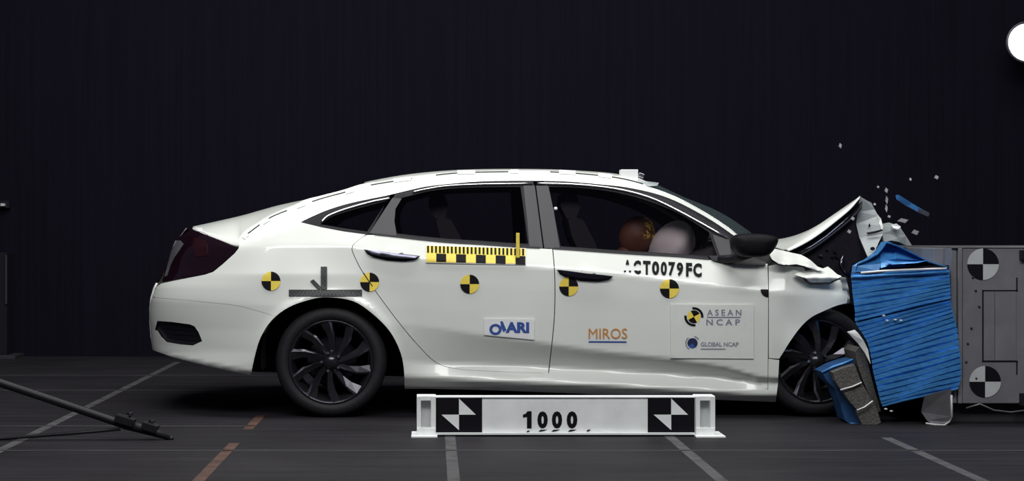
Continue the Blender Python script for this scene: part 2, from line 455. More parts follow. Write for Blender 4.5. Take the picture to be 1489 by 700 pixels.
for X, v0, v1, m in ((-2.05, 527, 800, 'line'), (-.973, 645, 800, 'lineorange'), (-.973, 605, 625, 'lineorange'), (.085, 560, 800, 'line'), (1.195, 560, 800, 'line'), (2.277, 637, 800, 'line')):
    stripe(X-.026, X+.026, floor_y(v1), floor_y(v0), m)
for v, hw, m in ((655.5, .010, 'linefaint'), (620, .010, 'linefaint'), (568, .012, 'linefaint'), (546, .016, 'linefaint')):
    y = floor_y(v); stripe(-10.8, 10.8 if v > 650 else -.95, y-hw, y+hw, m)
# faint things on the wall
cab = thing('wall_cabinet', 'dark cabinet against the far wall at the left edge', 'cabinet', (-4.1, 4.4, 0))
p0 = P(-60, 368, 4.35); p1 = P(10, 512, 4.35)
box('body', (p0.x, 4.35, 0.02), (p1.x, 4.6, p0.z), 'wallbox', cab)
box('edge_strip', (p1.x-.012, 4.335, .45), (p1.x+.004, 4.352, p0.z-.02), 'cabedge', cab)
box('plinth', (p0.x, 4.30, 0), (p1.x+.08, 4.6, .03), 'cabedge', cab)
wl = thing('wall_fitting', 'small pale wall fitting high on the dark wall, left edge', 'fitting', P(4, 298, 4.55))
box('plate', P(-3, 303, 4.57)+Vector((0, -.02, 0)), P(14, 292, 4.57)+Vector((0, .03, 0)), 'wallbox', wl)
box('bulb', P(1, 300, 4.52)+Vector((0, -.01, 0)), P(7, 296, 4.52)+Vector((0, .03, 0)), 'boarddk', wl)
# round floodlight
lc = P(1492, 62, 4.2)
lamp = thing('floodlight', 'round white glowing floodlight hanging at the top right', 'lamp', lc)
lathe('housing', [(.0, .22), (.09, .21), (.135, .10), (.165, .0), (.172, -.03), (.160, -.035), (.150, -.02)], lc, 'lamphouse', lamp)
lathe('lens', [(0.0001, -.035), (.08, -.03), (.150, -.015)], lc, 'lens', lamp)
tube('bracket', [lc+Vector((0, .2, 0)), lc+Vector((0, .40, .0))], .03, 'lamphouse', lamp)

# ================================================================== THE CAR
car = thing('sedan_car', 'white four-door sedan with its front crushed against the blue barrier', 'car', (0.1, .9, 0))
DITCH = [(346, 351), (360, 340), (383, 323), (400, 313), (437, 299), (470, 288), (500, 280), (530, 271), (570, 264), (610, 258), (660, 252), (720, 250), (800, 250), (860, 254), (900, 259), (930, 266), (945, 272)]
RAILTOP = [(1080, 347), (1040, 319), (1010, 301), (980, 285), (945, 271.5), (930, 265.5), (900, 258.5), (860, 253.5), (800, 249.5), (720, 249.5), (660, 251.5), (610, 257.5), (570, 263), (530, 267), (500, 276), (470, 284), (443, 291), (425, 301), (400, 313), (383, 323), (360, 340), (348, 354)]
WTOP = [(437, 323), (470, 308), (500, 298), (530, 291), (560, 285), (590, 278), (620, 271.5), (660, 267), (700, 264), (760, 263), (820, 264), (870, 268), (910, 272.5), (950, 281), (980, 291.5), (1010, 306.5), (1040, 324), (1068, 343.5)]
BELT = [(437, 324), (468, 331), (500, 337), (533, 341), (571, 345), (614, 350), (657, 354), (700, 356.5), (764, 361), (800, 362.5), (890, 368.6), (936, 371.5), (981, 374), (1033, 378.5), (1068, 381), (1115, 384)]
ARCH = [(365, 544), (371, 516), (379, 491), (395, 466), (420, 447), (451, 436), (476, 432.5), (513, 438), (541, 456), (566, 481), (581, 509), (587, 534), (588.5, 566)]
RDSEAM = [(533, 341), (516, 354), (512.5, 361), (513.5, 367), (518.5, 378.5), (528.5, 397), (550, 428.5), (584, 473.6), (613, 507.5), (634, 527), (656, 535), (691, 539), (748, 541.5), (797, 543)]
BSEAM = [(803, 362.5), (806, 400), (806, 450), (803, 490), (797, 543)]
FDBOT = [(797, 543), (860, 545), (931, 549), (1038, 554), (1095, 560), (1116, 567)]
SILLB = [(588.5, 565), (700, 567.5), (770, 570), (870, 574), (960, 578), (1050, 582), (1128, 585)]
arch_c = cr(ARCH, 4); ia = min(range(len(arch_c)), key=lambda i: abs(arch_c[i][0]-403)+abs(arch_c[i][1]-459)); arch_b = arch_c[:ia+1]; arch_q = arch_c[ia:]
seam_b = cr([(221, 433), (260, 436), (300, 440), (350, 446), arch_c[ia]], 4)
TL = [(278, 333), (296, 340.5), (320, 349.5), (346, 360.5), (340, 368), (322, 384), (309, 394.5), (298, 398.5), (270, 404), (236, 411), (240, 393), (250, 364), (262, 344)]
def gap(path, dx, dy): return [(a+dx, b+dy) for a, b in path]
tl_lower = [(347, 361.5), (341, 369), (323, 385.2), (310, 395.7), (298, 399.8), (270, 405.2), (234.5, 412.5)]
bel = cr(BELT, 4)
def belt_v(u): return interp([p[0] for p in BELT], [p[1] for p in BELT], u)
def wtop_v(u): return interp([p[0] for p in WTOP], [p[1] for p in WTOP], u)
quarter_belt = [(437, 323.5), (468, 331), (500, 337), (531, 341)]
body_outline = (cr(RAILTOP, 4)+tl_lower+[(228, 417), (222, 429), (221, 431.5)]+gap(seam_b[1:-1], 0, -.25)+arch_q[0:1]+arch_q[1:]
    +cr(SILLB, 3)[1:]+[(1131, 560), (1133, 524), (1117.5, 522), (1117, 567)]+cr(FDBOT, 3)[::-1][1:]+gap(cr(RDSEAM, 3)[::-1][1:], -1, .3)
    +quarter_belt[::-1][1:]+cr(WTOP, 4)[1:])
for mir in (False, True):
    side = panel('body_side', body_outline, 'paint', car, step=5, mirror=mir)
    if not mir: side_near = side
# rear bumper with its dark corner vent
VENT = [(229, 467), (250, 468.5), (276, 472), (283, 475), (289, 484), (294, 496.5), (280, 503), (262, 501.5), (242, 498), (234, 490), (229.5, 482.5), (225, 480), (226.5, 475)]
bump_outline = gap(seam_b, 0, .15)+arch_b[::-1][1:]+[(364.5, 546), (340, 541), (300, 532.5), (250, 519.5), (222.5, 509.5)]+[(interp(EV, EU, v)+.3, v) for v in (505, 490, 475, 460, 448, 440)]
for mir in (False, True):
    bumper = panel('rear_bumper', bump_outline, 'paint', car, holes=[VENT], step=5, mirror=mir)
    vent = panel('bumper_vent', VENT, 'black', bumper, off=.03, step=6, mirror=mir, thick=.004)
    for k, vv in enumerate((477, 484, 491)):
        panel('vent_slat', band([(236+3*k, vv), (286, vv+4)], 2), 'gloss', bumper, off=.024, thick=.012, mirror=mir)
    tl = panel('tail_light', TL, 'tail', car, step=3, mirror=mir)
    panel('glare_strip', [(255, 350), (262, 350), (267, 355), (262, 363), (254, 374), (248, 386), (243, 401), (239, 403), (245, 380), (249, 364)], 'tailgrey', tl, off=-.010, thick=.006, step=2.5, mirror=mir)  # grey strip painted as glare on the lens
    panel('red_reflector', [(280, 345), (300, 350), (302, 372), (284, 374)], 'tailred', tl, off=-.004, thick=.003, mirror=mir)
    for k, (a, b, c, d) in enumerate(((283, 330.5, 296, 337.5), (296, 337, 303, 342))):
        panel('chrome_glint', [(a, b), (c-3, b+.6), (c, d), (a+5, d-1)], 'white', tl, off=-.006, thick=.006, step=4, mirror=mir)  # white pieces painted as highlights on the chrome bits
# rear face between the two corners
for nm, mt, vv in (('rear_light_panel', 'tail', (330, 337, 345, 365, 385, 405, 411.5)), ('rear_fascia', 'paint', (412, 420, 433, 440, 450, 470, 490, 509))):
    rows = []
    for v in vv:
        u = interp(EV, EU, v)+.4; a = P(u, v, S(u, v)); row = []
        for k in range(13):
            t = k/12; row.append((a.x-.05*(1-(2*t-1)**2), a.y+(1.8-2*a.y)*t, a.z))
        rows.append(row)
    loft(nm, rows, mt, car, thick=.01, tdir=(1, 0, 0))
# boot lid, rolling over from the quarter seam to the centre
E = [(280, 332), (290, 337), (302, 341.5), (320, 348.5), (345, 356.5), (353, 347), (361, 339), (372, 331), (383, 322.5), (400, 312.5), (425, 301), (443, 292)]
C = [(276, 329), (283, 327.5), (292, 325.5), (308, 322), (330, 317), (343, 314), (355, 311), (367, 307.5), (380, 304), (400, 298.8), (425, 293.5), (443, 290.5)]
def over(Es, Cs, yc, n=9, pw=2.6, lift=0.0):
    rows = []
    for (eu, ev), (cu, cv) in zip(Es, Cs):
        e = P(eu, ev, S(eu, ev)); c = P(cu, cv, yc); h = []
        for k in range(n+1):
            t = k/n; h.append((e.x+(c.x-e.x)*t, e.y+(.9-e.y)*t, e.z+(c.z-e.z)*(1-(1-t)**pw)+lift*t))
        rows.append(h+[(x, 1.8-y, z) for x, y, z in h[::-1][1:]])
    return rows
loft('boot_lid', over(cr(E, 3), cr(C, 3), .72), 'paint', car, thick=.012)
# rear screen, roof, windscreen
E = [(446, 296), (470, 289), (500, 281), (531, 271)]; C = [(446, 296), (470, 289), (500, 281), (531, 271)]
loft('rear_screen', over(E, C, .75), 'gloss', car, thick=.008)
RE = [(530, 270), (570, 263.5), (610, 257.5), (660, 252), (720, 249.7), (800, 249.7), (860, 253.7), (900, 258.7), (930, 265.7), (946, 272)]
RC = [(528, 264.5), (570, 256.5), (610, 251), (660, 247), (720, 245.3), (800, 245.8), (860, 248.6), (900, 252.2), (935, 260), (953, 266)]
roof = loft('roof', over(cr(RE, 3), cr(RC, 3), .66, pw=3.2), 'paint', car, thick=.01)
rr = over(cr(RE, 2), cr(RC, 2), .66, pw=3.2); loft('headliner', [[(x, y, z-.03) for x, y, z in r] for r in rr], 'cloth', car)
WE = [(947, 272.5), (980, 285), (1010, 300.5), (1040, 318.5), (1080, 346.5)]; WC = [(956, 266.5), (1000, 287), (1040, 303), (1070, 319.5), (1100, 341)]
loft('windscreen', over(cr(WE, 3), cr(WC, 3), .80, pw=2.0), 'wglass', car, thick=.006)
# dark roof seam and the white tape over it
seam = cr(DITCH, 4)
for a, b in ((4, 8), (10, 15), (18, 26), (29, 36), (38, 46), (48, 62)):
    panel('roof_seam', band(seam[a:b], 1.6), 'black', side_near, off=-.002, thick=.002, step=5)
for u, v, l, an in ((357, 343, 9, -.8), (386, 321.5, 10, -.55), (437, 298.5, 13, -.35), (508, 278, 12, -.3), (585, 261, 26, -.13), (678, 250.5, 26, 0), (748, 249.5, 12, 0), (825, 250.5, 24, .05), (880, 255.5, 20, .12)):
    dx, dy = math.cos(an)*l/2, math.sin(an)*l/2
    panel('tape_patch', band([(u-dx, v-dy), (u, v), (u+dx, v+dy)], 5.5), 'white', side_near, off=-.006, thick=.006, step=5)
# camera pod on the front of the roof
pod = box('roof_sensor', P(903, 262, .45), P(928, 246.5, .45)+Vector((0, .09, 0)), 'white', car, label='white sensor block on the roof')
box('bracket', P(926, 270, .40), P(943, 262, .40)+Vector((0, .07, 0)), 'white', pod, rot=Matrix.Rotation(.45, 3, 'Y'))
box('connector', P(929, 258, .45), P(937, 252, .45)+Vector((0, .04, 0)), 'machined', pod, rot=Matrix.Rotation(.3, 3, 'Y'))
sheet('shim_plate', [(925, 262, .42), (958, 266, .42), (956, 270, .36), (935, 272, .36)], 'hoodin', pod, thick=.006)

# ---- doors
M['bright'] = mat('bright_moulding', (.85, .85, .87), .28, metal=1, noise=.03)
def bead(name, path, w, m, parent, mir):
    pts = [P(u, v, S(u, v)-.003) for u, v in path]
    if mir: pts = [Vector((p.x, 1.8-p.y, p.z)) for p in pts]
    return tube(name, pts, w/2/255, m, parent, n=8)
rd_out = ([(533.5, 342)]+[p for p in bel if 534 < p[0] < 801]+cr(BSEAM, 4)+cr(RDSEAM, 3)[::-1][1:-1])
rd_out = [(a+(1 if i else 0)*0, b) for i, (a, b) in enumerate(rd_out)]
fd_out = ([(804.5, 363)]+[p for p in bel if 806 < p[0] < 1114]+[(1116, 384), (1117, 420), (1116.8, 470), (1116.3, 566)]+cr(FDBOT, 3)[::-1][1:-1]+gap(cr(BSEAM, 4)[::-1][:-1], 1.3, 0))
RDT = gap(cr([(584, 288), (600, 284), (625, 278), (660, 274), (700, 272.5), (757, 272)], 3), 0, 0)
RG = RDT+[(768, 355)]+[(u, belt_v(u)-6) for u in (740, 700, 650, 610, 577)]+[(573.5, 322), (575, 304)]
QG = cr([(466, 326.5), (478, 318), (492, 312), (520, 303.5), (545, 297), (563, 292.5)], 3)+[(534, 337), (500, 332)]
FG = cr([(798, 272), (830, 272.5), (870, 276), (910, 283), (950, 295), (990, 312.5), (1031, 338)], 3)+[(1043, 373.5)]+[(u, belt_v(u)-5) for u in (1010, 970, 930, 890, 850, 815)]
CP = [(570.5, 288), (584, 289), (575, 304), (573.5, 322), (576.5, belt_v(576)-2), (537, belt_v(537)-2)]
BP = [(760.5, 270), (778, 270), (797, 270), (805, 306), (814, belt_v(814)-1), (770, belt_v(770)-1), (766.5, 320)]
wt = cr(WTOP, 4)
def frame_outline(u0, u1, left=None, right=None):
    top = [p for p in wt if u0 <= p[0] <= u1]; bot = [p for p in bel if u0 <= p[0] <= u1]
    return top+(right or [])+bot[::-1]+(left or [])
q_frame = [p for p in wt if p[0] <= 571]+[(536, 341)]+[p for p in bel if 438 < p[0] < 533][::-1]
r_frame = [p for p in wt if 572 <= p[0] <= 778]+[(789, 362)]+[p for p in bel if 538 < p[0] < 788][::-1]
f_frame = [p for p in wt if 779 <= p[0]]+[(1072, 372), (1068, 381)]+[p for p in bel if 790 < p[0] < 1067][::-1]
for mir in (False, True):
    rd = panel('rear_door', rd_out, 'paint', car, step=5, mirror=mir)
    fd = panel('front_door', fd_out, 'paint', car, step=5, mirror=mir)
    if not mir: rd_n, fd_n = rd, fd
    qf = panel('quarter_window_frame', q_frame, 'frame', car, holes=[QG], off=.004, step=6, mirror=mir)
    panel('quarter_glass', QG, 'glass', qf, off=.010, thick=.004, step=8, mirror=mir)
    panel('window_frame', r_frame, 'frame', rd, holes=[RG], off=.004, step=6, mirror=mir)
    panel('window_glass', RG, 'glass', rd, off=.012, thick=.004, step=10, mirror=mir)
    panel('pillar_trim', CP, 'pillar', rd, off=-.001, thick=.004, mirror=mir)
    panel('window_frame', f_frame, 'frame', fd, holes=[FG], off=.004, step=6, mirror=mir)
    panel('window_glass', FG, 'glass', fd, off=.012, thick=.004, step=10, mirror=mir)
    panel('pillar_trim', [(761, 270), (777.5, 270), (789.5, 361), (770, 360), (766.5, 320)], 'pillar', rd, off=-.001, thick=.004, mirror=mir)
    panel('pillar_trim', [(779.5, 270), (797, 270), (805, 306), (814, 362), (791.5, 361)], 'pillar', fd, off=-.001, thick=.004, mirror=mir)
    panel('sail_trim', [(1036, 341), (1060, 349), (1064, 374), (1047, 374)], 'pillar', fd, off=-.001, thick=.004, mirror=mir)
    # bright mouldings along the top of the glass
    bead('chrome_strip', cr([(467.5, 323), (475, 315.5), (485, 310.5), (500, 305), (520, 299), (545, 292.5), (567, 288.5)], 3), 3.0, 'bright', qf, mir)
    bead('chrome_strip', cr([(600, 279.5), (620, 275), (650, 270.5), (700, 268), (774, 267)], 3), 2.4, 'bright', rd, mir)
    bead('chrome_strip', cr([(781, 267), (830, 268), (880, 272.5), (920, 280), (955, 291.5), (1000, 314), (1057, 346)], 3), 3.2, 'bright', fd, mir)
    panel('sill_moulding', band([(u, belt_v(u)-1.6) for u in range(545, 800, 15)], 2.6), 'black', rd, off=-.004, thick=.006, step=6, mirror=mir)
    panel('sill_moulding', band([(u, belt_v(u)-1.6) for u in range(806, 1045, 15)], 2.6), 'black', fd, off=-.004, thick=.006, step=6, mirror=mir)
    # handles: black paint for the shaded scoop, bar's dark reflection in its colour
    for par, ox, oy in ((rd, 0, 0), (fd, 280.5, 29.6)):
        panel('recess_shade', [(a+ox, b+oy) for a, b in [(529, 363), (545, 365), (570, 368.5), (600, 371), (611, 372.5), (605, 377.5), (590, 380.5), (565, 379.5), (545, 375), (534, 370)]], 'black', par, off=-.001, thick=.002, step=5, mirror=mir)
        h = panel('door_handle', [(a+ox, b+oy) for a, b in [(532, 363), (545, 364.5), (570, 368), (600, 371), (610, 372.3), (603, 375.5), (585, 376.5), (560, 374.5), (540, 370)]], 'dchrome', par, off=-.03, thick=.022, step=5, mirror=mir)
        panel('handle_cap', [(a+ox, b+oy) for a, b in [(566, 363.5), (574, 362.5), (583, 364), (586, 367.5), (578, 369.5), (566, 368)]], 'paint', par, off=-.03, thick=.03, step=5, mirror=mir)

# ---- mirror
blob_c = P(808, 304, .22); lathe('belt_anchor', [(.0001, -.012), (.009, -.009), (.012, 0), (.009, .009), (.0001, .012)], blob_c, 'white', car, n=10)
def ring_loft(name, rings, m, parent):
    o = loft(name, rings, m, parent, closed=True)
    bm = bmesh.new(); bm.from_mesh(o.data); bmesh.ops.holes_fill(bm, edges=bm.edges[:]); bmesh.ops.recalc_face_normals(bm, faces=bm.faces[:]); bm.to_mesh(o.data); bm.free(); return o
for mir in (False, True):
    rings = []
    shape = [(1063, 360), (1063.5, 347), (1070, 341.5), (1090, 340), (1112, 341), (1126, 345), (1128, 352), (1120, 366), (1110, 373), (1090, 374.5), (1072, 371)]
    cu, cv = 1094, 357
    for Y, k in ((-.245, .35), (-.235, .80), (-.20, .97), (-.12, 1.0), (-.05, .93), (-.02, .7)):
        r = []
        for u, v in cr(shape+shape[:1], 3)[:-1]:
            q = P(cu, cv, -.12)+(P(u, v, -.12)-P(cu, cv, -.12))*k; r.append(Vector((q.x, Y if not mir else 1.8-Y, q.z)))
        rings.append(r)
    mr = ring_loft('door_mirror', rings, 'mirror', car)
    a, b = [P(1083, 372, -.05), P(1055, 379, .06)]
    pts = [P(1090, 368, -.08), P(1075, 374, -.02), P(1062, 377, .04), P(1045, 377, .07)]
    if mir: pts = [Vector((p.x, 1.8-p.y, p.z)) for p in pts]
    tube('mirror_arm', pts, [.03, .028, .026, .022], 'black', mr)
    panel('mirror_base', [(1030, 372), (1062, 372), (1090, 373), (1114, 381), (1113, 386), (1085, 386), (1055, 384), (1036, 379)], 'black', mr, off=-.012, thick=.014, mirror=mir)

# ---- crumpled front wing
def Sw(u, v):
    n = .007*math.sin(u*.06+v*.03)+.006*math.sin(u*.045-v*.07+1)
    return S(u, v)+n*min(1, max(0, (u-1120)/25))
wing_out = [(1118, 387), (1130, 384.5), (1146, 387), (1168, 389), (1172, 394), (1166, 401), (1170, 409), (1178, 414.5), (1195, 414), (1207, 413.5), (1218, 408), (1226, 406), (1230, 415), (1233, 430), (1231.5, 441)]+cr([(1231.5, 441), (1216, 445), (1197, 453), (1180, 461.5), (1165, 475), (1150, 495), (1140, 511), (1133, 522)], 4)[1:]+[(1118, 521)]
wing = panel('front_wing', wing_out, 'paint', car, fn=Sw, step=5)
def Sf1(u, v):
    e = interp([1120, 1146, 1172, 1190], [378, 385, 388, 393], u); return .0+max(0, (e-v))*.009+.006*math.sin(u*.25)+.004*math.sin(v*.5)
panel('wing_fold', [(1119.5, 371), (1123, 366), (1127, 362), (1140, 365), (1152, 368), (1164.5, 370.5), (1173, 375), (1179, 379), (1189, 388), (1197, 391), (1190, 394), (1176.5, 390), (1171, 387.5), (1158, 384.5), (1146, 385.5), (1137, 385.5), (1130, 383), (1123, 378)], 'paint', wing, fn=Sf1, step=4)
def Sf2(u, v): return -.035+max(0, 404-v)*.008+max(0, v-406)*.006+.005*math.sin(u*.3+v*.1)
panel('wing_fold', [(1155, 399.5), (1162, 396), (1173, 394), (1186, 391.5), (1198, 390.5), (1204, 388), (1211, 393.5), (1217, 399), (1224, 402), (1218, 405.5), (1207, 411), (1194, 411.8), (1177, 412), (1169, 404)], 'paint', wing, fn=Sf2, step=4)
panel('torn_edge', band([(1169, 403.5), (1177, 412.5), (1194, 413), (1207, 412.4), (1219, 406)], 2), 'reddk', wing, fn=Sf2, off=-.004, thick=.006, step=4)
panel('wing_crack', band([(1120, 377), (1126, 381), (1132, 385), (1140, 386.5), (1146, 386)], 2.2), 'dark', wing, fn=lambda u, v: -.004, thick=.004, step=4)
panel('wing_crack', band([(1158, 387), (1166, 388), (1171, 390), (1172, 394)], 2.0), 'dark', wing, fn=lambda u, v: -.006, thick=.004, step=4)
panel('wing_scuff', [(1222, 403), (1230, 404), (1234, 420), (1236, 441), (1229, 443), (1226, 425)], 'hoodin', wing, fn=lambda u, v: .06+.01*math.sin(v*.4), step=5)
# far wing, less damaged
fw = [(1118, 387), (1240, 392), (1236, 441), (1216, 445), (1197, 453), (1180, 461.5), (1165, 475), (1150, 495), (1140, 511), (1133, 522), (1118, 521)]
panel('front_wing', fw, 'paint', car, fn=Sw, step=7, mirror=True)

# ---- bonnet: buckled into a peak on the near side, lower towards the far side
NE = [(1147, 364), (1163, 356.5), (1180, 347), (1200, 333), (1217, 319.5), (1236, 303.5), (1250, 287)]
CT = [(1139, 363), (1152, 354.5), (1168, 343.5), (1188, 329), (1208, 315), (1229, 300.5), (1251, 285)]
def bonnet_row(n_, c_, drop):
    a = P(n_[0], n_[1], .20); b = P(c_[0], c_[1], .34); r = [a, a.lerp(b, .5)+Vector((0, 0, .004)), b]
    for k in range(1, 9):
        Y = .34+1.2*k/8; t = k/8
        r.append(Vector((b.x, Y, b.z-(b.z-.985)*(1-(1-t)**1.6)*.98-.0)))
    return r
rows = [bonnet_row(n_, c_, 0) for n_, c_ in zip(cr(NE, 3), cr(CT, 3))]
bonnet = loft('bonnet', rows, 'paint', car, smooth=True, thick=.008)
loft('inner_frame', [[p+Vector((.012, .004 if j == 0 else 0, -.03-.02*(j == 0))) for j, p in enumerate(r)] for r in rows], 'black', bonnet, thick=.015)
tube('bonnet_lip', [P(u, v+8, .215) for u, v in ((1160, 362), (1180, 351), (1202, 336), (1222, 319), (1238, 305))], .011, 'dchrome', bonnet, n=6)
bf = sheet('front_flap', [(1250.5, 286, .30), (1260, 291.5, .34), (1267, 295, .38), (1272, 305, .36), (1277, 314, .30), (1283, 328, .24), (1284, 340, .22), (1278, 352, .18), (1272, 366, .14), (1262, 374, .12), (1256, 360, .17), (1250, 346, .22), (1245, 326, .26), (1247, 308, .28)], 'hoodin', bonnet, thick=.012)
sheet('flap_edge', [(1276, 312, .285), (1281, 318, .285), (1284, 330, .225), (1283, 336, .22), (1278, 325, .245)], 'paint', bonnet, thick=.008)
sheet('flap_slot', [(1260, 338.5, .205), (1272, 336.5, .20), (1283, 333.5, .20), (1283.5, 336, .20), (1274, 339.5, .195), (1262, 341.5, .20)], 'dark', bonnet, thick=.004)
sheet('flap_slot', [(1263, 327, .22), (1265, 325, .22), (1266, 330, .22), (1263, 331, .22)], 'dark', bonnet, thick=.003)
for a, b, r_ in ((1269, 362, 3.6), (1277, 361, 3)):
    sheet('flap_hole', [(a+r_*math.cos(t*.785), b+r_*.8*math.sin(t*.785), .115) for t in range(8)], 'dark', bonnet, thick=.003)
bs = sheet('bent_bracket', [(1284, 326, .40), (1293, 324, .42), (1302, 327, .42), (1309, 331, .42), (1317, 343, .42), (1326, 357, .42), (1318, 357, .40), (1308, 352, .36), (1296, 350, .32), (1285, 352, .30), (1283, 340, .34)], 'hoodin', car, thick=.03)
sheet('bright_flange', [(1296, 328, .37), (1304, 325.5, .37), (1310, 330, .37), (1306, 334, .36), (1299, 332, .36)], 'white', bs, thick=.02)
# engine bay mass, a dark fill for the shadow in the bay
prism('engine_bay', [(1128, 388), (1150, 374), (1166, 367), (1196, 349), (1222, 326), (1238, 314), (1243, 330), (1250, 358), (1258, 376), (1240, 384), (1233, 398), (1232, 440), (1215, 441), (1180, 430), (1150, 420)], .24, .46, 'dark', car)
prism('engine_block', [(1128, 390), (1150, 378), (1200, 372), (1232, 380), (1232, 510), (1200, 520), (1128, 500)], .46, 1.5, 'dark', car)
for k in range(16):
    u = random.uniform(1160, 1240); v = random.uniform(345, 395)
    if v < 372-(u-1160)*.62+12: continue
    s_ = random.uniform(2, 4.5)
    sheet('bay_fragment', [(u-s_, v, .225), (u, v-s_*.7, .22), (u+s_, v+s_*.3, .22), (u+s_*.2, v+s_*.8, .225)], random.choice(['hoodin', 'dchrome', 'dchrome', 'black']), car, thick=.012)
tube('bay_hose', [P(1226, 372, .2), P(1222, 385, .19), P(1228, 396, .18), P(1236, 402, .17)], .012, 'dchrome', car, n=6)

# ---- wheels
def wheel(c, turn=0.0, lean=0.0, far=False):
    c = Vector(c); R = Matrix.Rotation(turn, 3, 'Z') @ Matrix.Rotation(lean, 3, 'Y')
    if far: R = Matrix.Rotation(math.pi, 3, 'Z') @ R
    tyre = [(.232, .02), (.240, .004), (.262, -.006), (.284, .0), (.299, .012), (.308, .032), (.311, .05), (.311, .09), (.306, .094), (.306, .104), (.311, .108), (.311, .17), (.300, .205), (.27, .215), (.232, .20)]
    t = lathe('wheel', tyre, c, 'rubber', car, n=64, R=R, closed=True)
    lathe('rim', [(.232, .02), (.236, .006), (.230, .002), (.222, .012), (.205, .05), (.195, .12), (.20, .20)], c, 'rim', t, n=48, R=R)
    lathe('brake_disc', [(.0001, .115), (.14, .115), (.14, .13), (.0001, .13)], c, 'dark', t, n=32, R=R)
    for k in range(10):
        a = 2*math.pi*k/10+.18; V = []
        long_ = k % 2 == 0
        for r, w0, yy, sw in ((.045, .030, .026, 0), (.10, .034, .016, .05), (.16, .046, .014, .15), (.228, .070 if long_ else .050, .010, .27)):
            ca, sa = math.cos(a+sw), math.sin(a+sw); d = Vector((ca, 0, sa)); q = Vector((-sa, 0, ca))
            V += [d*r+q*w0*.5+Vector((0, yy+.012, 0)), d*r-q*w0*.25+Vector((0, yy-.006, 0)), d*r-q*w0*.5+Vector((0, yy+.006, 0)), d*r+Vector((0, yy+.04, 0))]
        F_ = [(0, 1, 2, 3), (15, 14, 13, 12)]; mi = [0, 0]
        for i in range(3):
            for j in range(4):
                jj = (j+1) % 4; F_.append((4*i+j, 4*i+4+j, 4*i+4+jj, 4*i+jj)); mi.append(1 if j == 1 else 0)
        mk('spoke', [R @ v+c for v in V], F_, ['rim', 'machined'], t, mi=mi)
    lathe('hub_cap', [(.0001, .010), (.028, .012), (.034, .02), (.05, .028), (.06, .05)], c, 'rim', t, n=24, R=R)
    for k in range(5):
        a = 2*math.pi*(k+.5)/5; q = R @ Vector((.052*math.cos(a), .012, .052*math.sin(a)))+c
        lathe('lug_nut', [(.0001, -.004), (.008, -.004), (.0095, .02)], q, 'machined', t, n=6, R=R, smooth=False)
    return t
def wc(u, v, Y): p = P(u, v, Y); return (p.x, Y, .322)
rx = P(481, 525, .04).x; fx = P(1190, 523, .07).x
wheel((rx, .035, .3113)); wheel((rx, 1.765, .3113), far=True)
wheel((fx, .07, .3113), turn=.06); wheel((fx+.25, 1.74, .3113), far=True)
# wheel wells
for cx, rad, y0 in ((rx, .39, .03), (fx, .36, .10)):
    for mir in (False, True):
        V, F_ = [], []; n = 24
        for k in range(n+1):
            t = math.pi*(-.055+1.11*k/n)
            for yy in (y0, .42, .43):
                r = rad if yy < .43 else .0
                V.append((cx+r*math.cos(t), yy if not mir else 1.8-yy, .33+r*math.sin(t)))
        for k in range(n):
            for j in range(2): a = k*3+j; F_.append((a, a+1, a+4, a+3))
        mk('wheel_arch_liner', V, F_, 'dark', car, smooth=False)
# underbody, cabin floor, inner trims
prism('underbody', [(375, 500), (590, 500), (600, 556), (1120, 572), (1128, 520), (1150, 470), (1225, 470), (1230, 520), (1230, 545), (1225, 548), (1140, 548), (1125, 578), (600, 566), (590, 548), (370, 541), (232, 508), (232, 485)], .45, 1.35, 'dark', car)
prism('floor_pan', [(592, 545), (1122, 565), (1122, 574), (592, 560)], .10, 1.7, 'dark', car)
prism('rear_bulkhead', [(430, 345), (520, 345), (600, 470), (600, 540), (430, 500)], .42, 1.38, 'dark', car)
prism('parcel_shelf', [(420, 338), (545, 350), (545, 362), (420, 352)], .16, 1.64, 'dark', car)
for mir in (False, True):
    panel('door_trim', [(u, belt_v(u)+4) for u in range(540, 1110, 30)]+[(1112, 545), (800, 535), (640, 520), (560, 430)], 'cloth', car, off=.05, step=14, mirror=mir)
# seats
def seat(u0, yc, wid):
    b0 = P(u0, 470, .5)
    def ob(name, poly, par): return prism(name, poly, yc-wid/2, yc+wid/2, 'cloth', par)
    s_ = ob('seat', [(u0, 440), (u0+20, 432), (u0+95, 424), (u0+120, 432), (u0+118, 450), (u0+60, 462), (u0, 465)], car)
    ob('seat_back', [(u0+5, 450), (u0-14, 400), (u0-40, 345), (u0-46, 320), (u0-36, 316), (u0-24, 320), (u0-8, 350), (u0+8, 390), (u0+24, 440)], s_)
    prism('headrest', [(u0-48, 318), (u0-57, 300), (u0-56, 284), (u0-46, 278), (u0-34, 282), (u0-28, 300), (u0-34, 318)], yc-.13, yc+.13, 'cloth', s_)
seat(872, .55, .46); seat(872, 1.25, .46); seat(680, .55, .5); seat(680, 1.2, .5)
prism('dashboard', [(1010, 372), (1040, 358), (1110, 350), (1125, 380), (1120, 430), (1040, 420), (1020, 400)], .16, 1.64, 'dash', car)
sw = P(990, 378, .55)
Rs = Matrix.Rotation(math.radians(62), 3, 'Z')
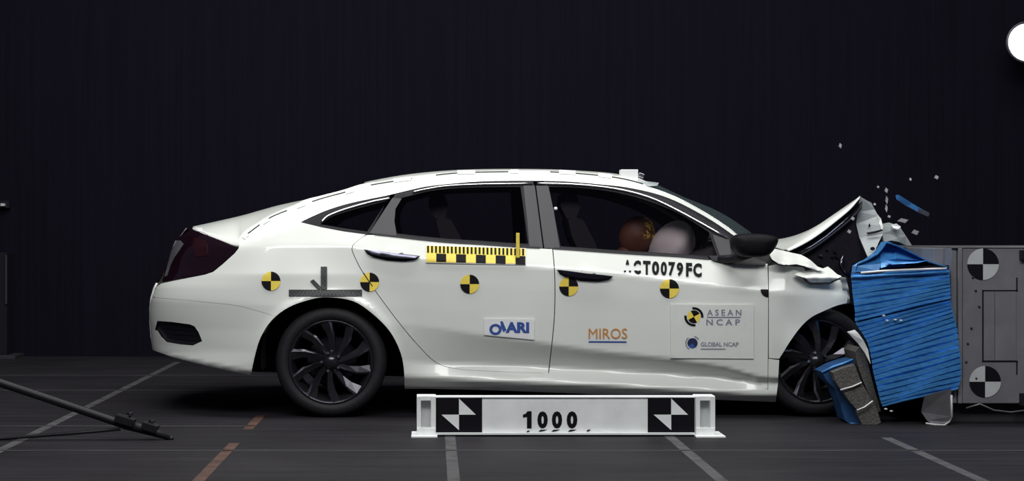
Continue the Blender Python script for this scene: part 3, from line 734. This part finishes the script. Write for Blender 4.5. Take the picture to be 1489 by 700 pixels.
def torus(name, c, R_, r_, tilt, m, par):
    V, F_ = [], []; n, k = 28, 8
    for i in range(n):
        a = 2*math.pi*i/n
        for j in range(k):
            b = 2*math.pi*j/k; q = Vector(((R_+r_*math.cos(b))*math.cos(a), (R_+r_*math.cos(b))*math.sin(a), r_*math.sin(b)))
            V.append(Matrix.Rotation(tilt, 3, 'Y') @ q+c)
    for i in range(n):
        for j in range(k): F_.append((i*k+j, ((i+1) % n)*k+j, ((i+1) % n)*k+(j+1) % k, i*k+(j+1) % k))
    return mk(name, V, F_, m, par, True)
st = torus('steering_wheel', sw+Vector((.06, 0, .0)), .185, .015, math.radians(-62), 'black', car)
tube('steering_column', [sw+Vector((.06, 0, 0)), sw+Vector((.4, 0, -.2))], .03, 'dark', st)
# inflated airbag
def blob(name, c, rx_, ry_, rz_, tilt, m, par, amp=.04, n=28, k=16, label=None):
    V, F_ = [], []
    for i in range(k+1):
        ph = math.pi*i/k
        for j in range(n):
            th = 2*math.pi*j/n; d = Vector((math.sin(ph)*math.cos(th), math.sin(ph)*math.sin(th), math.cos(ph)))
            f = 1+amp*math.sin(5*th+2*ph)*math.sin(ph)+amp*.6*math.sin(3*ph+th)
            V.append(Matrix.Rotation(tilt, 3, 'Y') @ Vector((d.x*rx_*f, d.y*ry_*f, d.z*rz_*f))+c)
    for i in range(k):
        for j in range(n): F_.append((i*n+j, i*n+(j+1) % n, (i+1)*n+(j+1) % n, (i+1)*n+j))
    return mk(name, V, F_, m, par, True, label=label)
blob('airbag', P(976, 362, .55), .125, .20, .175, .42, 'airbag', car, label='inflated pale airbag')
blob('curtain_airbag', P(1014, 352, .62), .06, .10, .10, .2, 'cloth', car)

# ---- stickers, markers and rulers on the flank
for par, u, v in ((side_near, 394, 409), (rd_n, 683, 413.5), (fd_n, 827, 417), (fd_n, 973.5, 420)):
    quad_decal('target_marker', u, v, 13.8, ['ink', 'yellow'], par, quads=(0, 1, 0, 1))
def seamx(v):
    pts = cr(RDSEAM, 3)
    return interp([p[1] for p in pts[12:40]], [p[0] for p in pts[12:40]], v)
quad_decal('target_marker', 537.5, 410.5, 13.8, ['ink', 'yellow'], rd_n, quads=(0, 1, 0, 1))
panel('door_gap', band([p for p in cr(RDSEAM, 3) if 394 < p[1] < 428], 1.4), 'ink', rd_n, off=-.006, thick=.001, step=5)
quad_decal('target_marker', 1117.5, 421, 11.5, ['ink', 'yellow'], fd_n, quads=(0, 1, 0, 1), only=(2,))
# yellow ruler
def rl(u, k): return 357.5+(u-620)*.03+k
panel('ruler', [(619.3, rl(620, -.7)), (764.7, rl(765, -.7)), (764.7, rl(765, 23.5)), (619.3, rl(620, 25))], 'white', rd_n, off=-.008, thick=.006, step=5)
panel('ruler_yellow', [(620, rl(620, 0)), (764, rl(764, 0)), (764, rl(764, 22)), (620, rl(620, 24))], 'yellow', rd_n, off=-.010, thick=.002, step=5)
for k in range(5):
    a = 634.4+28.8*k; b = a+14.4
    panel('ruler_block', [(a, rl(a, 11)), (b, rl(b, 11)), (b, rl(b, 23)), (a, rl(a, 23))], 'ink', rd_n, off=-.0115, thick=.0015, step=5)
uv, tri = [], []
for k in range(25):
    a = 621+5.76*k; b = a+2.9; n = len(uv); uv += [(a, rl(a, 0)), (b, rl(b, 0)), (b, rl(b, 10)), (a, rl(a, 10))]; tri += [(n, n+1, n+2), (n, n+2, n+3)]
_panel_mesh('ruler_ticks', uv, tri, lambda u, v: S(u, v)-.0115, .0015, 'ink', rd_n)
box('ruler_pointer', P(750.5, 375, -.022), P(755.5, 339, -.022)+Vector((0, .012, 0)), 'yellow', rd_n, bev=.002)
# dark dotted scale cross above the rear wheel
def scale_mat():
    m, nt, b = new_mat('dotted_scale'); tc = nt.nodes.new('ShaderNodeTexCoord'); ck = nt.nodes.new('ShaderNodeTexChecker')
    ck.inputs['Scale'].default_value = 95; ck.inputs[1].default_value = (.012, .012, .016, 1); ck.inputs[2].default_value = (.055, .06, .06, 1)
    nt.links.new(tc.outputs['Object'], ck.inputs[0]); nt.links.new(ck.outputs[0], b.inputs['Base Color']); b.inputs['Roughness'].default_value = .6
    return m
M['dots'] = scale_mat()
sc = panel('scale_strip', [(420, 421.5), (526.5, 421.5), (526.5, 431), (420, 431)], 'dots', side_near, off=-.006, thick=.004)
panel('scale_upright', [(466.5, 388), (475.5, 388), (475.5, 421), (466.5, 421)], 'dots', side_near, off=-.010, thick=.006)
panel('scale_brace', [(451, 409), (456, 406.5), (468, 419), (462, 421)], 'dots', side_near, off=-.008, thick=.005)
# number on the front door
for ch, u0, u1, keep in (('A', 906.5, 918.5, [(370, 385), (393.5, 396)]), ('C', 921, 932, [(370, 386.5), (393.5, 410)]), ('T', 935, 946, None), ('0', 948, 958.6, None), ('0', 960.8, 969.8, None), ('7', 972, 982, None), ('9', 984, 993.5, None), ('F', 997.5, 1006.5, None), ('C', 1008, 1020.5, None)):
    dv = (u0-920)*.048
    text_decal('door_lettering', ch, u0, 378.5+dv, u1, 398.5+dv, 'ink', fd_n, slope=.04, bold=.045, keep=keep)
# test house sticker on the rear door
panel('sticker', [(704, 464), (777, 465), (777, 494.5), (704, 487.5)], 'white', rd_n, off=-.008, thick=.006, step=5)
def ring(cu, cv, r1, r0, a0=0, a1=2*math.pi, ry=1, n=20):
    o = [(cu+r1*math.cos(a0+(a1-a0)*k/n), cv-ry*r1*math.sin(a0+(a1-a0)*k/n)) for k in range(n+1)]
    i = [(cu+r0*math.cos(a0+(a1-a0)*k/n), cv-ry*r0*math.sin(a0+(a1-a0)*k/n)) for k in range(n+1)]
    uv = o+i; tri = []
    for k in range(n): tri += [(k, k+1, n+2+k), (k, n+2+k, n+1+k)]
    return uv, tri
def ring_decal(name, m, par, *a, off=-.0095, **k):
    uv, tri = ring(*a, **k); return _panel_mesh(name, uv, tri, lambda u, v: S(u, v)+off, .001, m, par)
ring_decal('sticker_logo', 'blueink', rd_n, 720.5, 479.5, 9.0, 4.8, ry=.92)
panel('sticker_logo', [(727.5, 467.5), (731, 467.5), (736.5, 480.5), (732, 483.5), (728.5, 476)], 'blueink', rd_n, off=-.0095, thick=.001)
text_decal('sticker_lettering', 'ARI', 735, 468.5, 769.5, 484.5, 'blueink', rd_n, slope=.01, bold=.055, off=-.0095)
# orange lettering on the front door
text_decal('sticker_lettering', 'MIROS', 856, 478, 912, 493, 'orange', fd_n, slope=.0, bold=.0)
panel('sticker_rule', [(856, 496.3), (911, 496.6), (911, 498.8), (856, 498.5)], 'blueink', fd_n, off=-.003, thick=.001, step=9)
# pale square sticker
panel('sticker', [(975, 443), (1096, 444), (1096, 522), (975, 521)], 'clearw', fd_n, off=-.008, thick=.006, step=5)
quad_decal('sticker_emblem', 1009, 461, 9.5, ['ink', 'yellow'], fd_n, rot=.5, quads=(0, 1, 0, 1), off=-.0095)
for a0, a1 in ((-.1, 1.75), (3.0, 4.9)):
    ring_decal('emblem_arc', 'ink', fd_n, 1009, 461, 14, 10.5, a0, a1, n=12)
text_decal('sticker_lettering', 'A S E A N', 1028, 450.5, 1078, 459.5, 'greyink', fd_n, bold=.02, off=-.0095)
text_decal('sticker_lettering', 'N C A P', 1027, 464.5, 1076, 473.5, 'greyink', fd_n, bold=.02, off=-.0095)
panel('sticker_rule', [(1028, 461), (1077, 461), (1077, 462.6), (1028, 462.6)], 'greyink', fd_n, off=-.0095, thick=.001, step=9)
quad_decal('globe_emblem', 1007, 499.5, 7.5, ['navy', 'blueink'], fd_n, rot=.6, quads=(0, 0, 1, 0), off=-.0095)
for a0, a1, r in ((.5, 1.3, 11), (2.2, 4.2, 10.5)):
    ring_decal('emblem_arc', 'greyink', fd_n, 1007, 499.5, r, r-1.6, a0, a1, n=8)
text_decal('sticker_lettering', 'GLOBAL NCAP', 1019, 498, 1074, 504.5, 'greyink', fd_n, bold=.02, off=-.0095)
panel('sticker_rule', [(1019, 507.3), (1055, 507.3), (1055, 508.8), (1019, 508.8)], 'greyink', fd_n, off=-.0095, thick=.001, step=9)

# ================================================================== CRASH TEST DUMMY at the wheel
def dummy_material(cx=1.205, cz=.985, DC=(0.9, .55, .6)):
    m, nt, b = new_mat('dummy_skin'); tc = nt.nodes.new('ShaderNodeTexCoord')
    sx = nt.nodes.new('ShaderNodeSeparateXYZ'); nt.links.new(tc.outputs['Object'], sx.inputs[0])
    n = nt.nodes.new('ShaderNodeTexNoise'); n.inputs['Scale'].default_value = 42; n.inputs['Detail'].default_value = 2
    nt.links.new(tc.outputs['Object'], n.inputs['Vector'])
    r = nt.nodes.new('ShaderNodeValToRGB'); r.color_ramp.elements[0].position = .50; r.color_ramp.elements[1].position = .56
    r.color_ramp.elements[0].color = (.12, .042, .02, 1); r.color_ramp.elements[1].color = (.75, .52, .06, 1)
    nt.links.new(n.outputs['Fac'], r.inputs[0])
    hm = nt.nodes.new('ShaderNodeMapRange'); hm.inputs['From Min'].default_value = cx-DC[0]; hm.inputs['From Max'].default_value = cx+.02-DC[0]
    nt.links.new(sx.outputs[0], hm.inputs['Value'])
    h2 = nt.nodes.new('ShaderNodeMapRange'); h2.inputs['From Min'].default_value = cz-DC[2]; h2.inputs['From Max'].default_value = cz+.015-DC[2]
    nt.links.new(sx.outputs[2], h2.inputs['Value'])
    mu = nt.nodes.new('ShaderNodeMath'); mu.operation = 'MULTIPLY'; nt.links.new(hm.outputs[0], mu.inputs[0]); nt.links.new(h2.outputs[0], mu.inputs[1])
    mx = nt.nodes.new('ShaderNodeMix'); mx.data_type = 'RGBA'; mx.inputs[6].default_value = (.13, .045, .022, 1)
    nt.links.new(mu.outputs[0], mx.inputs[0]); nt.links.new(r.outputs[0], mx.inputs[7]); nt.links.new(mx.outputs[2], b.inputs['Base Color'])
    b.inputs['Roughness'].default_value = .6
    return m
DC = (0.9, .55, .6)
M['dummy'] = dummy_material(cx=3)
M['dummyhead'] = dummy_material(1.222, .995, (1.205, .55, 1.015))
def make_dummy():
    J, R_, Ed = [], [], []
    def add(p, r, par=None):
        J.append(Vector(p)); R_.append(r); i = len(J)-1
        if par is not None: Ed.append((par, i))
        return i
    pel = add((.66, .55, .50), .14); bel_ = add((.76, .55, .60), .13, pel); che = add((.90, .55, .70), .14, bel_)
    nb = add((1.04, .55, .80), .07, che); nk = add((1.11, .55, .88), .06, nb)
    add((1.165, .55, .955), .055, nk)
    for s in (-1, 1):
        sh = add((.98, .55+s*.19, .73), .062, che); el = add((1.10, .55+s*.24, .66), .047, sh); wr = add((1.30, .55+s*.17, .78), .032, el)
        pa = add((1.36, .55+s*.165, .82), .036, wr)
        for q in range(4):
            f1 = add((1.40+.004*q, .55+s*(.195-.02*q), .85-.008*q), .0095, pa); add((1.41, .55+s*(.195-.02*q), .885-.01*q), .008, f1)
        t1 = add((1.35, .55+s*.125, .85), .010, pa); add((1.37, .55+s*.11, .875), .009, t1)
        hp = add((.70, .55+s*.10, .46), .095, pel); kn = add((1.12, .55+s*.14, .56), .062, hp); an = add((1.42, .55+s*.12, .30), .042, kn)
        add((1.56, .55+s*.12, .30), .035, an)
    c = Vector(DC)
    me = bpy.data.meshes.new('crash_test_dummy'); me.from_pydata([tuple(p-c) for p in J], Ed, [])
    o = bpy.data.objects.new('crash_test_dummy', me); COL.objects.link(o); o.location = c
    me.materials.append(M['dummy'])
    sk = o.modifiers.new('skin', 'SKIN')
    if not me.skin_vertices: 
        bpy.context.view_layer.objects.active = o
    for i, r in enumerate(R_):
        d = me.skin_vertices[0].data[i]; d.radius = (r, r); d.use_root = (i == 0)
    sk.use_smooth_shade = True
    sub = o.modifiers.new('sub', 'SUBSURF'); sub.levels = 2; sub.render_levels = 2
    tag(o, 'brown crash test dummy with yellow face paint leaning into the airbag', 'dummy')
    return o
dm = make_dummy(); WL[dm] = Vector(DC)
def dummy_head():
    V, F_ = [], []; n, k = 32, 22; T = Matrix.Rotation(math.radians(28), 3, 'Y'); c = Vector((1.200, .55, 1.015))
    g = lambda x, s_: math.exp(-(x/s_)**2)
    for i in range(k+1):
        ph = math.pi*i/k
        for j in range(n):
            th = 2*math.pi*j/n; x, y, z = math.sin(ph)*math.cos(th), math.sin(ph)*math.sin(th), math.cos(ph)
            f = 1.0
            if x > 0:
                f += .20*g(y, .16)*g(z+.12, .20)                     # nose
                f += .05*g(y, .5)*g(z-.18, .12)                      # brow
                f -= .07*(g(y-.34, .16)+g(y+.34, .16))*g(z-.02, .12) # eye hollows
                f -= .05*g(y, .30)*g(z+.46, .06)                     # mouth
                f += .08*g(y, .35)*g(z+.72, .16)                     # chin
            f += .10*(g(y-.98, .10)+g(y+.98, .10))*g(z, .22)*g(x, .2)  # ears
            V.append(T @ Vector((x*.104*f, y*.078*f, z*.122*(1 if z > 0 else 1.02)))+c)
    for i in range(k):
        for j in range(n): F_.append((i*n+j, i*n+(j+1) % n, (i+1)*n+(j+1) % n, (i+1)*n+j))
    return mk('head', V, F_, 'dummyhead', dm, True, label='brown dummy head with yellow face paint')
dummy_head()

# ================================================================== SCALE BOARD in front of the car
BY = -.784
brd = thing('scale_board', 'long white scale board marked 1000 on the floor before the car', 'board', (P(823, 635, BY).x, BY, 0))
def pbox(name, u0, v0, u1, v1, Y0, Y1, m, par, bev=.003, label=None):
    a = P(u0, v1, Y0); b = P(u1, v0, Y0); return box(name, (a.x, Y0, a.z), (b.x, Y1, b.z), m, par, bev, label=label)
pbox('beam', 632, 578.5, 1013, 632.5, BY+.012, BY+.06, 'board', brd)
pbox('top_edge', 632, 577, 1013, 579, BY+.004, BY+.07, 'board', brd)
pbox('bottom_flange', 632, 630, 1013, 633, BY-.012, BY+.08, 'board', brd, .002)
for a, b in ((606, 633.5), (1012, 1040)):
    post = pbox('end_post', a, 577, b, 632, BY+.03, BY+.09, 'boarddk', brd)  # darker tone puts the shade of the channel recess into the colour
    pbox('post_flange', a, 577, a+6, 632, BY-.02, BY+.09, 'board', post, .002)
    pbox('post_flange', b-7, 577, b, 632, BY-.02, BY+.09, 'board', post, .002)
    pbox('post_cap', a, 576.5, b, 583, BY-.015, BY+.09, 'board', post, .002)
    pbox('post_foot', a, 623, b, 634, BY-.03, BY+.09, 'board', post, .003)
for a, b in ((598, 636), (1012, 1055)):
    pa = P(a, 636, BY-.06); pb = P(b, 632, BY-.06); box('base_plate', (pa.x, BY-.07, 0), (pb.x, BY+.14, .008), 'board', brd, .002)
for cu, sq in ((667.4, (634, 701)), (976, (942, 1010))):
    s_ = pbox('marker_square', sq[0], 577.5, sq[1], 629.5, BY+.008, BY+.014, 'ink', brd, .001)
    for tr in ([(cu, 580), (cu+24.5, 603.5), (cu, 603.5)], [(cu-25.5, 603.5), (cu, 603.5), (cu, 626)]):
        prism('marker_triangle', tr, BY+.005, BY+.009, 'board', s_)
flat = lambda Y: (lambda u, v: Y)
panel('board_digit', [(767, 598.5), (773, 598.5), (773, 623.5), (766.3, 623.5), (766.3, 606.5), (760.5, 607.5), (760.5, 603.5), (764.5, 602)], 'ink', brd, fn=flat(BY+.009), thick=.003)
for ch, a, b in (('0', 781.5, 796.5), ('0', 802.5, 817.5), ('0', 824, 839.5)):
    text_decal('board_digit', ch, a, 598.5, b, 623.5, 'ink', brd, bold=.055, fn=flat(BY+.012), off=-.003)
for k, (a, b, l) in enumerate(((768, 628, 5), (789, 626.5, 12), (808, 626.5, 12), (832, 626.5, 12), (856, 626.5, 6))):
    sheet('paint_drip', [(a-l/2, b+1.5, BY+.010), (a-l/4, b-1, BY+.010), (a+l/2, b-1.2, BY+.010), (a+l/4, b+.6, BY+.010), (a-l/4, b+1.8, BY+.010)], 'ink', brd, thick=.003)

# ================================================================== BARRIER
GY = -.25
bar = thing('concrete_barrier', 'grey steel-faced barrier block with two quartered round targets', 'barrier', (P(1480, 600, GY).x, .2, 0))
def X_(u, Y=GY): return P(u, 0, Y).x
def Z_(v, Y=GY): return P(0, v, Y).z
box('block', (X_(1400), GY, Z_(587)), (X_(1400)+2.2, 1.3, Z_(361)), 'concrete', bar, .006)
box('front_plate', (X_(1384), GY+.012, Z_(587)), (X_(1392), 1.3, Z_(361)), 'concrete', bar, .004)
box('spacer_plate', (X_(1393), GY-.006, Z_(587)), (X_(1399), 1.3, Z_(361)), 'concrete', bar, .004)
box('back_plate', (X_(1384)-.06, GY+.13, Z_(560)), (X_(1384), 1.2, Z_(361.5)), 'concrete', bar, .004)
box('base', (X_(1376), GY+.08, 0), (X_(1400)+2.2, 1.25, Z_(587)), 'base', bar, .006)
box('top_edge_highlight', (X_(1384), GY-.004, Z_(361.2)), (X_(1400)+2.2, 1.3, Z_(359.8)), 'alu', bar, .002)  # thin strip laid on as the highlight of the top edge
def gr(a, b, c, d): box('groove', (X_(a), GY-.002, Z_(d)), (X_(c), GY+.004, Z_(b)), 'dark', bar, 0)
gr(1428, 422.5, 1430, 526); gr(1428, 422, 1480, 424); gr(1428, 525, 1480, 527); gr(1477.5, 404, 1479.5, 424); gr(1477.5, 525, 1479.5, 545)
box('access_panel', (X_(1430.5), GY-.006, Z_(524.5)), (X_(1445.5), GY+.01, Z_(424.5)), 'concrete', bar, .002)
box('access_panel', (X_(1446.5), GY-.006, Z_(524.5)), (X_(1477), GY+.01, Z_(424.5)), 'concrete', bar, .002)
pn = box('side_clamp', (X_(1482), GY-.03, Z_(378)), (X_(1490), GY+.02, Z_(364)), 'dark', bar, .003)
box('side_clamp', (X_(1482), GY-.03, Z_(590)), (X_(1490), GY+.02, Z_(572)), 'dark', bar, .003)
for u, v in ((1429.5, 384.5), (1432.5, 555.5)):
    quad_decal('round_target', u, v, 23, ['ink', 'boarddk'], bar, quads=(0, 1, 0, 1), fn=flat(GY), off=-.004)
for k in range(7):
    u = random.uniform(1404, 1424); v = 400+k*25+random.uniform(-5, 5)
    q = P(u, v, GY); lathe('bolt', [(.0001, -.006), (.006, -.006), (.007, .002)], q, 'base', bar, n=8)
sheet('bent_foot', [(1345, 576, -.30), (1383, 566, -.30), (1384, 606, -.30), (1381, 614, -.30), (1373, 619.5, -.31), (1358, 618, -.31), (1348, 612, -.30), (1340, 600, -.29)], 'alu', bar, thick=.012)
tube('foot_rim', [P(1383.5, 575, -.305), P(1384, 606, -.305), P(1381, 614, -.305), P(1373, 619, -.312), P(1358, 618, -.31), P(1346, 616, -.30)], .006, 'boarddk', bar, n=6)
tube('loose_cable', [P(1405, 594, -.34), P(1425, 588, -.36), P(1445, 597, -.36), P(1470, 600, -.36), P(1500, 596, -.34)], .005, 'alu', bar, n=6)

# crushed blue honeycomb in front of it
hb = thing('honeycomb_barrier', 'blue crushed honeycomb block with horizontal pleats on the barrier face', 'barrier', (P(1315, 600, -.2).x, .2, 0))
LE = [(1238, 398), (1239, 415), (1241, 435), (1243.5, 455), (1244, 469), (1254, 484), (1262, 500), (1267, 520), (1270, 540), (1275, 562), (1280, 580), (1284, 592)]
RI = [(1380, 389), (1380.5, 400), (1381, 412), (1382, 424), (1382, 436), (1384, 446), (1387, 462), (1392, 482), (1394, 505), (1397, 528), (1396.5, 550), (1392, 567)]
lc_, rc_ = cr(LE, 12), cr(RI, 12)
NY, FY = -.28, .70
def pleats(name, t0, t1, n, amp, m):       # flat leaves divided by narrow creases
    rows = []; rnd = random.Random(n); m_ = 3*n
    ts = []
    for k in range(n):
        j = rnd.uniform(-.12, .12)
        ts += [(k+.0 if k == 0 else k+.04, -1), (k+.10, 1), (k+.80+j, .55)]
    ts.append((n, -1))
    for idx, (tk, sg) in enumerate(ts):
        t = t0+(t1-t0)*tk/n
        q = t*(len(lc_)-1); i = min(int(q), len(lc_)-2); f = q-i
        L = [lc_[i][z]+(lc_[i+1][z]-lc_[i][z])*f for z in (0, 1)]; Rr = [rc_[i][z]+(rc_[i+1][z]-rc_[i][z])*f for z in (0, 1)]
        o = amp*sg*rnd.uniform(.6, 1.15); row = []; ph = idx//3
        for j in range(13):
            a = j/12; u = L[0]+(Rr[0]-L[0])*a; v = L[1]+(Rr[1]-L[1])*a+.8*math.sin(a*6+ph*.9)*(0 if idx in (0, len(ts)-1) else 1)
            jit = (o*110 if j == 12 else (-o*70 if j == 0 else 0))
            row.append(P(u+jit, v, NY-o+.006*math.sin(a*9+ph*.8)))
        e = row[-1]; s = row[0]
        xp = min(e.x, X_(1383)); xi = max(s.x+.06, 2.545)
        for q in ((e.x, -.258), (xp, -.256), (xp, FY+o)): row.append(Vector((q[0], q[1], e.z)))
        for q in ((xi, FY+o), (xi, -.0), (s.x+.078, -.01)): row.append(Vector((q[0], q[1], s.z)))
        rows.append(row)
    o = loft(name, rows, m, hb, smooth=False, closed=True)
    bm = bmesh.new(); bm.from_mesh(o.data); bmesh.ops.holes_fill(bm, edges=bm.edges[:]); bmesh.ops.recalc_face_normals(bm, faces=bm.faces[:]); bm.to_mesh(o.data); bm.free(); return o
pleats('upper_pleats', 0, .355, 9, .007, 'bluebar')
pleats('lower_pleats', .37, 1, 18, .009, 'bluebar')
# torn skin standing up on top, with a painted highlight line below
hood_rows = []
for Y, k in ((-.285, 1), (-.18, 1), (.0, .8), (.3, .5), (.7, .2)):
    hood_rows.append([P(u, 394-(394-v)*k, NY)+Vector((0, Y-NY, 0)) for u, v in ((1240, 392), (1246, 384), (1262, 377), (1276, 369), (1283, 361), (1289, 352), (1297, 354), (1307, 357.5), (1328, 368), (1350, 380), (1378, 388))])
sheet('torn_skin', [(1239, 397, -.275), (1240, 387, -.27), (1250, 381, -.25), (1262, 376, -.23), (1274, 371, -.22), (1282, 366, -.20), (1281, 384, -.285), (1278, 394, -.295)], 'bluedk', hb, thick=.01)
sheet('torn_skin', [(1281, 390, -.30), (1280, 372, -.24), (1283, 360, -.19), (1289, 351, -.16), (1298, 354, -.16), (1304, 360, -.19), (1300, 376, -.25), (1296, 383, -.29), (1288, 388, -.30)], 'bluebar', hb, thick=.01)
sheet('torn_skin', [(1296, 384, -.29), (1300, 372, -.25), (1303, 358, -.19), (1308, 358.5, -.19), (1330, 369.5, -.21), (1349, 380, -.24), (1335, 381, -.27), (1315, 383, -.29)], 'bluebar', hb, thick=.01)
sheet('skin_fold', [(1288, 379, -.30), (1305, 376, -.32), (1330, 378.5, -.32), (1349, 379, -.30), (1335, 382.5, -.33), (1312, 384, -.33), (1296, 385, -.32)], 'bluebar', hb, thick=.008)
hood_rows = [[Vector((max(p.x, 2.27+(p.y+.285)*.75), p.y, p.z)) for p in row] for row in hood_rows]
loft('top_skin', hood_rows, 'bluedk', hb, smooth=False, thick=.006)
sheet('top_lid', [(1238.5, 397.5, -.278), (1262, 393, -.282), (1320, 388, -.284), (1380, 386, -.284), (1380, 391, -.284), (1320, 394, -.284), (1260, 399, -.284)], 'dark', hb, thick=.04)
tube('edge_highlight', [P(1252, 397.0, -.305), P(1285, 394.3, -.312), P(1320, 392.6, -.314), P(1350, 391.6, -.312), P(1376, 391, -.300)], .0065, 'white', hb, n=6)  # white tube stands in for the highlight along the fold
tube('blue_rim', [P(1238, 403, -.29), P(1262, 402, -.295), P(1300, 399.5, -.297), P(1340, 397.5, -.297), P(1379, 396, -.295)], .008, 'bluebar', hb, n=6)
sheet('pale_flap', [(1232, 483, -.26), (1243, 480, -.27), (1249, 486, -.28), (1256, 496, -.285), (1262, 508, -.285), (1266, 530, -.285), (1258, 514, -.27), (1248, 500, -.26)], 'board', hb, thick=.006)
for k, (u, v) in enumerate(((1285, 459), (1290, 466), (1302, 465), (1310, 466), (1288, 595), (1296, 598))):
    sheet('foil_chip', [(u-2.5, v, -.31), (u, v-1.2, -.31), (u+3, v, -.31), (u, v+1.3, -.31)], 'white', hb, thick=.004)
# torn-off bumper element leaning on the floor by the front wheel
fr = thing('bumper_block_fragment', 'torn grey and blue honeycomb fragment leaning before the front wheel', 'fragment', (P(1245, 615, -.25).x, -.2, 0))
prism('blue_shell', [(1195, 541), (1212, 532), (1232, 525), (1240, 523), (1245, 540), (1238, 560), (1252, 590), (1262, 617), (1236, 617), (1229, 612), (1222, 588), (1214, 566), (1203, 555)], -.22, -.05, 'bluedeep', fr)
tube('blue_bead', [P(1195, 542, -.225), P(1212, 533.5, -.228), P(1226, 529, -.228), P(1240, 523, -.226)], .006, 'bluebar', fr, n=6)
tube('blue_bead', [P(1236, 616.5, -.225), P(1248, 617.5, -.225), P(1258, 616.5, -.225)], .006, 'bluebar', fr, n=6)
for k, poly in enumerate(([(1211, 542), (1226, 536), (1243, 531), (1250, 550), (1253, 556), (1240, 562), (1222, 566), (1215, 555)],
                          [(1224, 568), (1240, 563), (1253, 557), (1262, 572), (1268, 583), (1256, 592), (1246, 596), (1236, 585)],
                          [(1245, 598), (1256, 593), (1269, 584), (1276, 598), (1281, 615), (1270, 621), (1256, 622), (1250, 610)])):
    prism('honeycomb_cell_block', poly, -.30+.012*k, -.16, 'honey', fr)
for a in ([(1222, 567.5), (1240, 562.5), (1253, 556.5)], [(1246, 597), (1257, 592.5), (1269, 583.5)], [(1253, 622.5), (1265, 622.5), (1276, 620)]):
    tube('block_edge', [P(u, v, -.305) for u, v in a], .004, 'board', fr, n=6)
prism('crushed_rib', [(1250, 505), (1260, 520), (1266, 545), (1274, 575), (1281, 598), (1276, 600), (1268, 583), (1262, 570), (1254, 552), (1247, 530), (1244, 512)], -.20, .05, 'honey', fr)

# ================================================================== DEBRIS in the air
st_ = sheet('debris_strip', [(1303, 284, .1), (1307, 283.5, .1), (1325, 295, .12), (1340, 304, .12), (1352, 310, .14), (1350, 315, .14), (1338, 310, .12), (1320, 300, .12), (1304, 290, .1)], 'bluedk', thick=.012)
tag(st_, 'long thin blue strip flying above the barrier', 'debris')
tip = sheet('grey_tip', [(1336, 303, .105), (1352, 310, .125), (1350, 315, .125), (1335, 307.5, .105)], 'alu', st_, thick=.012)
chips = [(1222, 212, 2.2, 4, 'chip', 'tiny pale chip high above the folded bonnet'),
 (1289, 277, 2.5, 4, 'chip', 'pale chip at the top of the vertical row of shards'),
 (1289.5, 291, 2, 6, 'alu', 'narrow grey shard in the middle of the vertical row'),
 (1289, 303, 1.8, 6, 'alu', 'dull grey shard at the bottom of the vertical row'),
 (1277, 272, 1.8, 2, 'chip', 'tiny chip just left of the vertical row of shards'),
 (1272, 297, 2, 2, 'alu', 'tiny grey chip beside the bonnet peak'),
 (1313, 321, 8, 3.5, 'alu', 'flat grey shard above the bent bracket'),
 (1331, 338, 5.5, 4, 'alu', 'grey shard flying right of the bent bracket'),
 (1293, 315, 2.2, 2.2, 'chip', 'small pale chip above the bent bracket tip'),
 (1324, 261, 1.8, 2.5, 'chip', 'tiny pale chip above the blue strip'),
 (1362, 258, 3.2, 3.2, 'chip', 'pale chip flying farthest right, above the barrier'),
 (1240, 318, 3, 3, 'chip', 'pale chip in front of the dark engine bay, upper'),
 (1235, 337, 3, 3.2, 'chip', 'pale chip in front of the dark engine bay, lower')]
for u, v, a, b, m, lb in chips:
    Y = .05 if m != 'alu' else .12
    o = sheet('debris_chip', [(u-a, v+.2*b, Y), (u-.3*a, v-b, Y+.01), (u+a, v-.3*b, Y), (u+.4*a, v+b, Y-.01)], m, thick=.010)
    tag(o, lb, 'debris', 'chips flying from the impact')

# ================================================================== BLACK POLE lying at the left
PY = -.93
pole = thing('clamp_pole', 'black metal pole with clamps slanting to the floor at the left', 'pole', (P(245, 640, PY).x, PY, 0))
tube('tube', [P(-230, 479, PY), P(-60, 537, PY), P(60, 577, PY), P(185, 619.5, PY), P(215, 627, PY)], .021, 'pole', pole, n=12)
tube('tip', [P(180, 617, PY), P(215, 626, PY), P(250, 638.5, PY)], [.026, .024, .012], 'pole', pole, n=10)
tube('highlight_rib', [P(-230, 474, PY-.004), P(0, 552.5, PY-.004), P(60, 572.5, PY-.004), P(165, 608, PY-.004)], .0025, 'alu', pole, n=6)  # thin lighter tube stands in for the highlight on the pole
tube('side_rod', [P(-230, 652, PY-.02), P(0, 638.5, PY-.02), P(100, 631, PY-.02), P(175, 624.5, PY-.02)], .0085, 'pole', pole, n=8)
box('clamp', P(166, 618, PY-.04), P(194, 607, PY-.04)+Vector((0, .08, 0)), 'pole', pole, rot=Matrix.Rotation(.3, 3, 'Y'))
box('clamp', P(205, 628, PY-.04), P(228, 617, PY-.04)+Vector((0, .08, 0)), 'pole', pole, rot=Matrix.Rotation(.3, 3, 'Y'))
for u, v in ((189, 607), (221, 618)):
    q = P(u, v, PY); tube('clamp_screw', [q, q+Vector((0, 0, .018))], .006, 'pole', pole, n=8); tube('screw_knob', [q+Vector((-.016, 0, .018)), q+Vector((.016, 0, .018))], .006, 'pole', pole, n=8)
lathe('end_ball', [(.0001, -.014), (.010, -.010), (.014, 0), (.010, .010), (.0001, .014)], P(249, 638, PY), 'pole', pole, n=12)
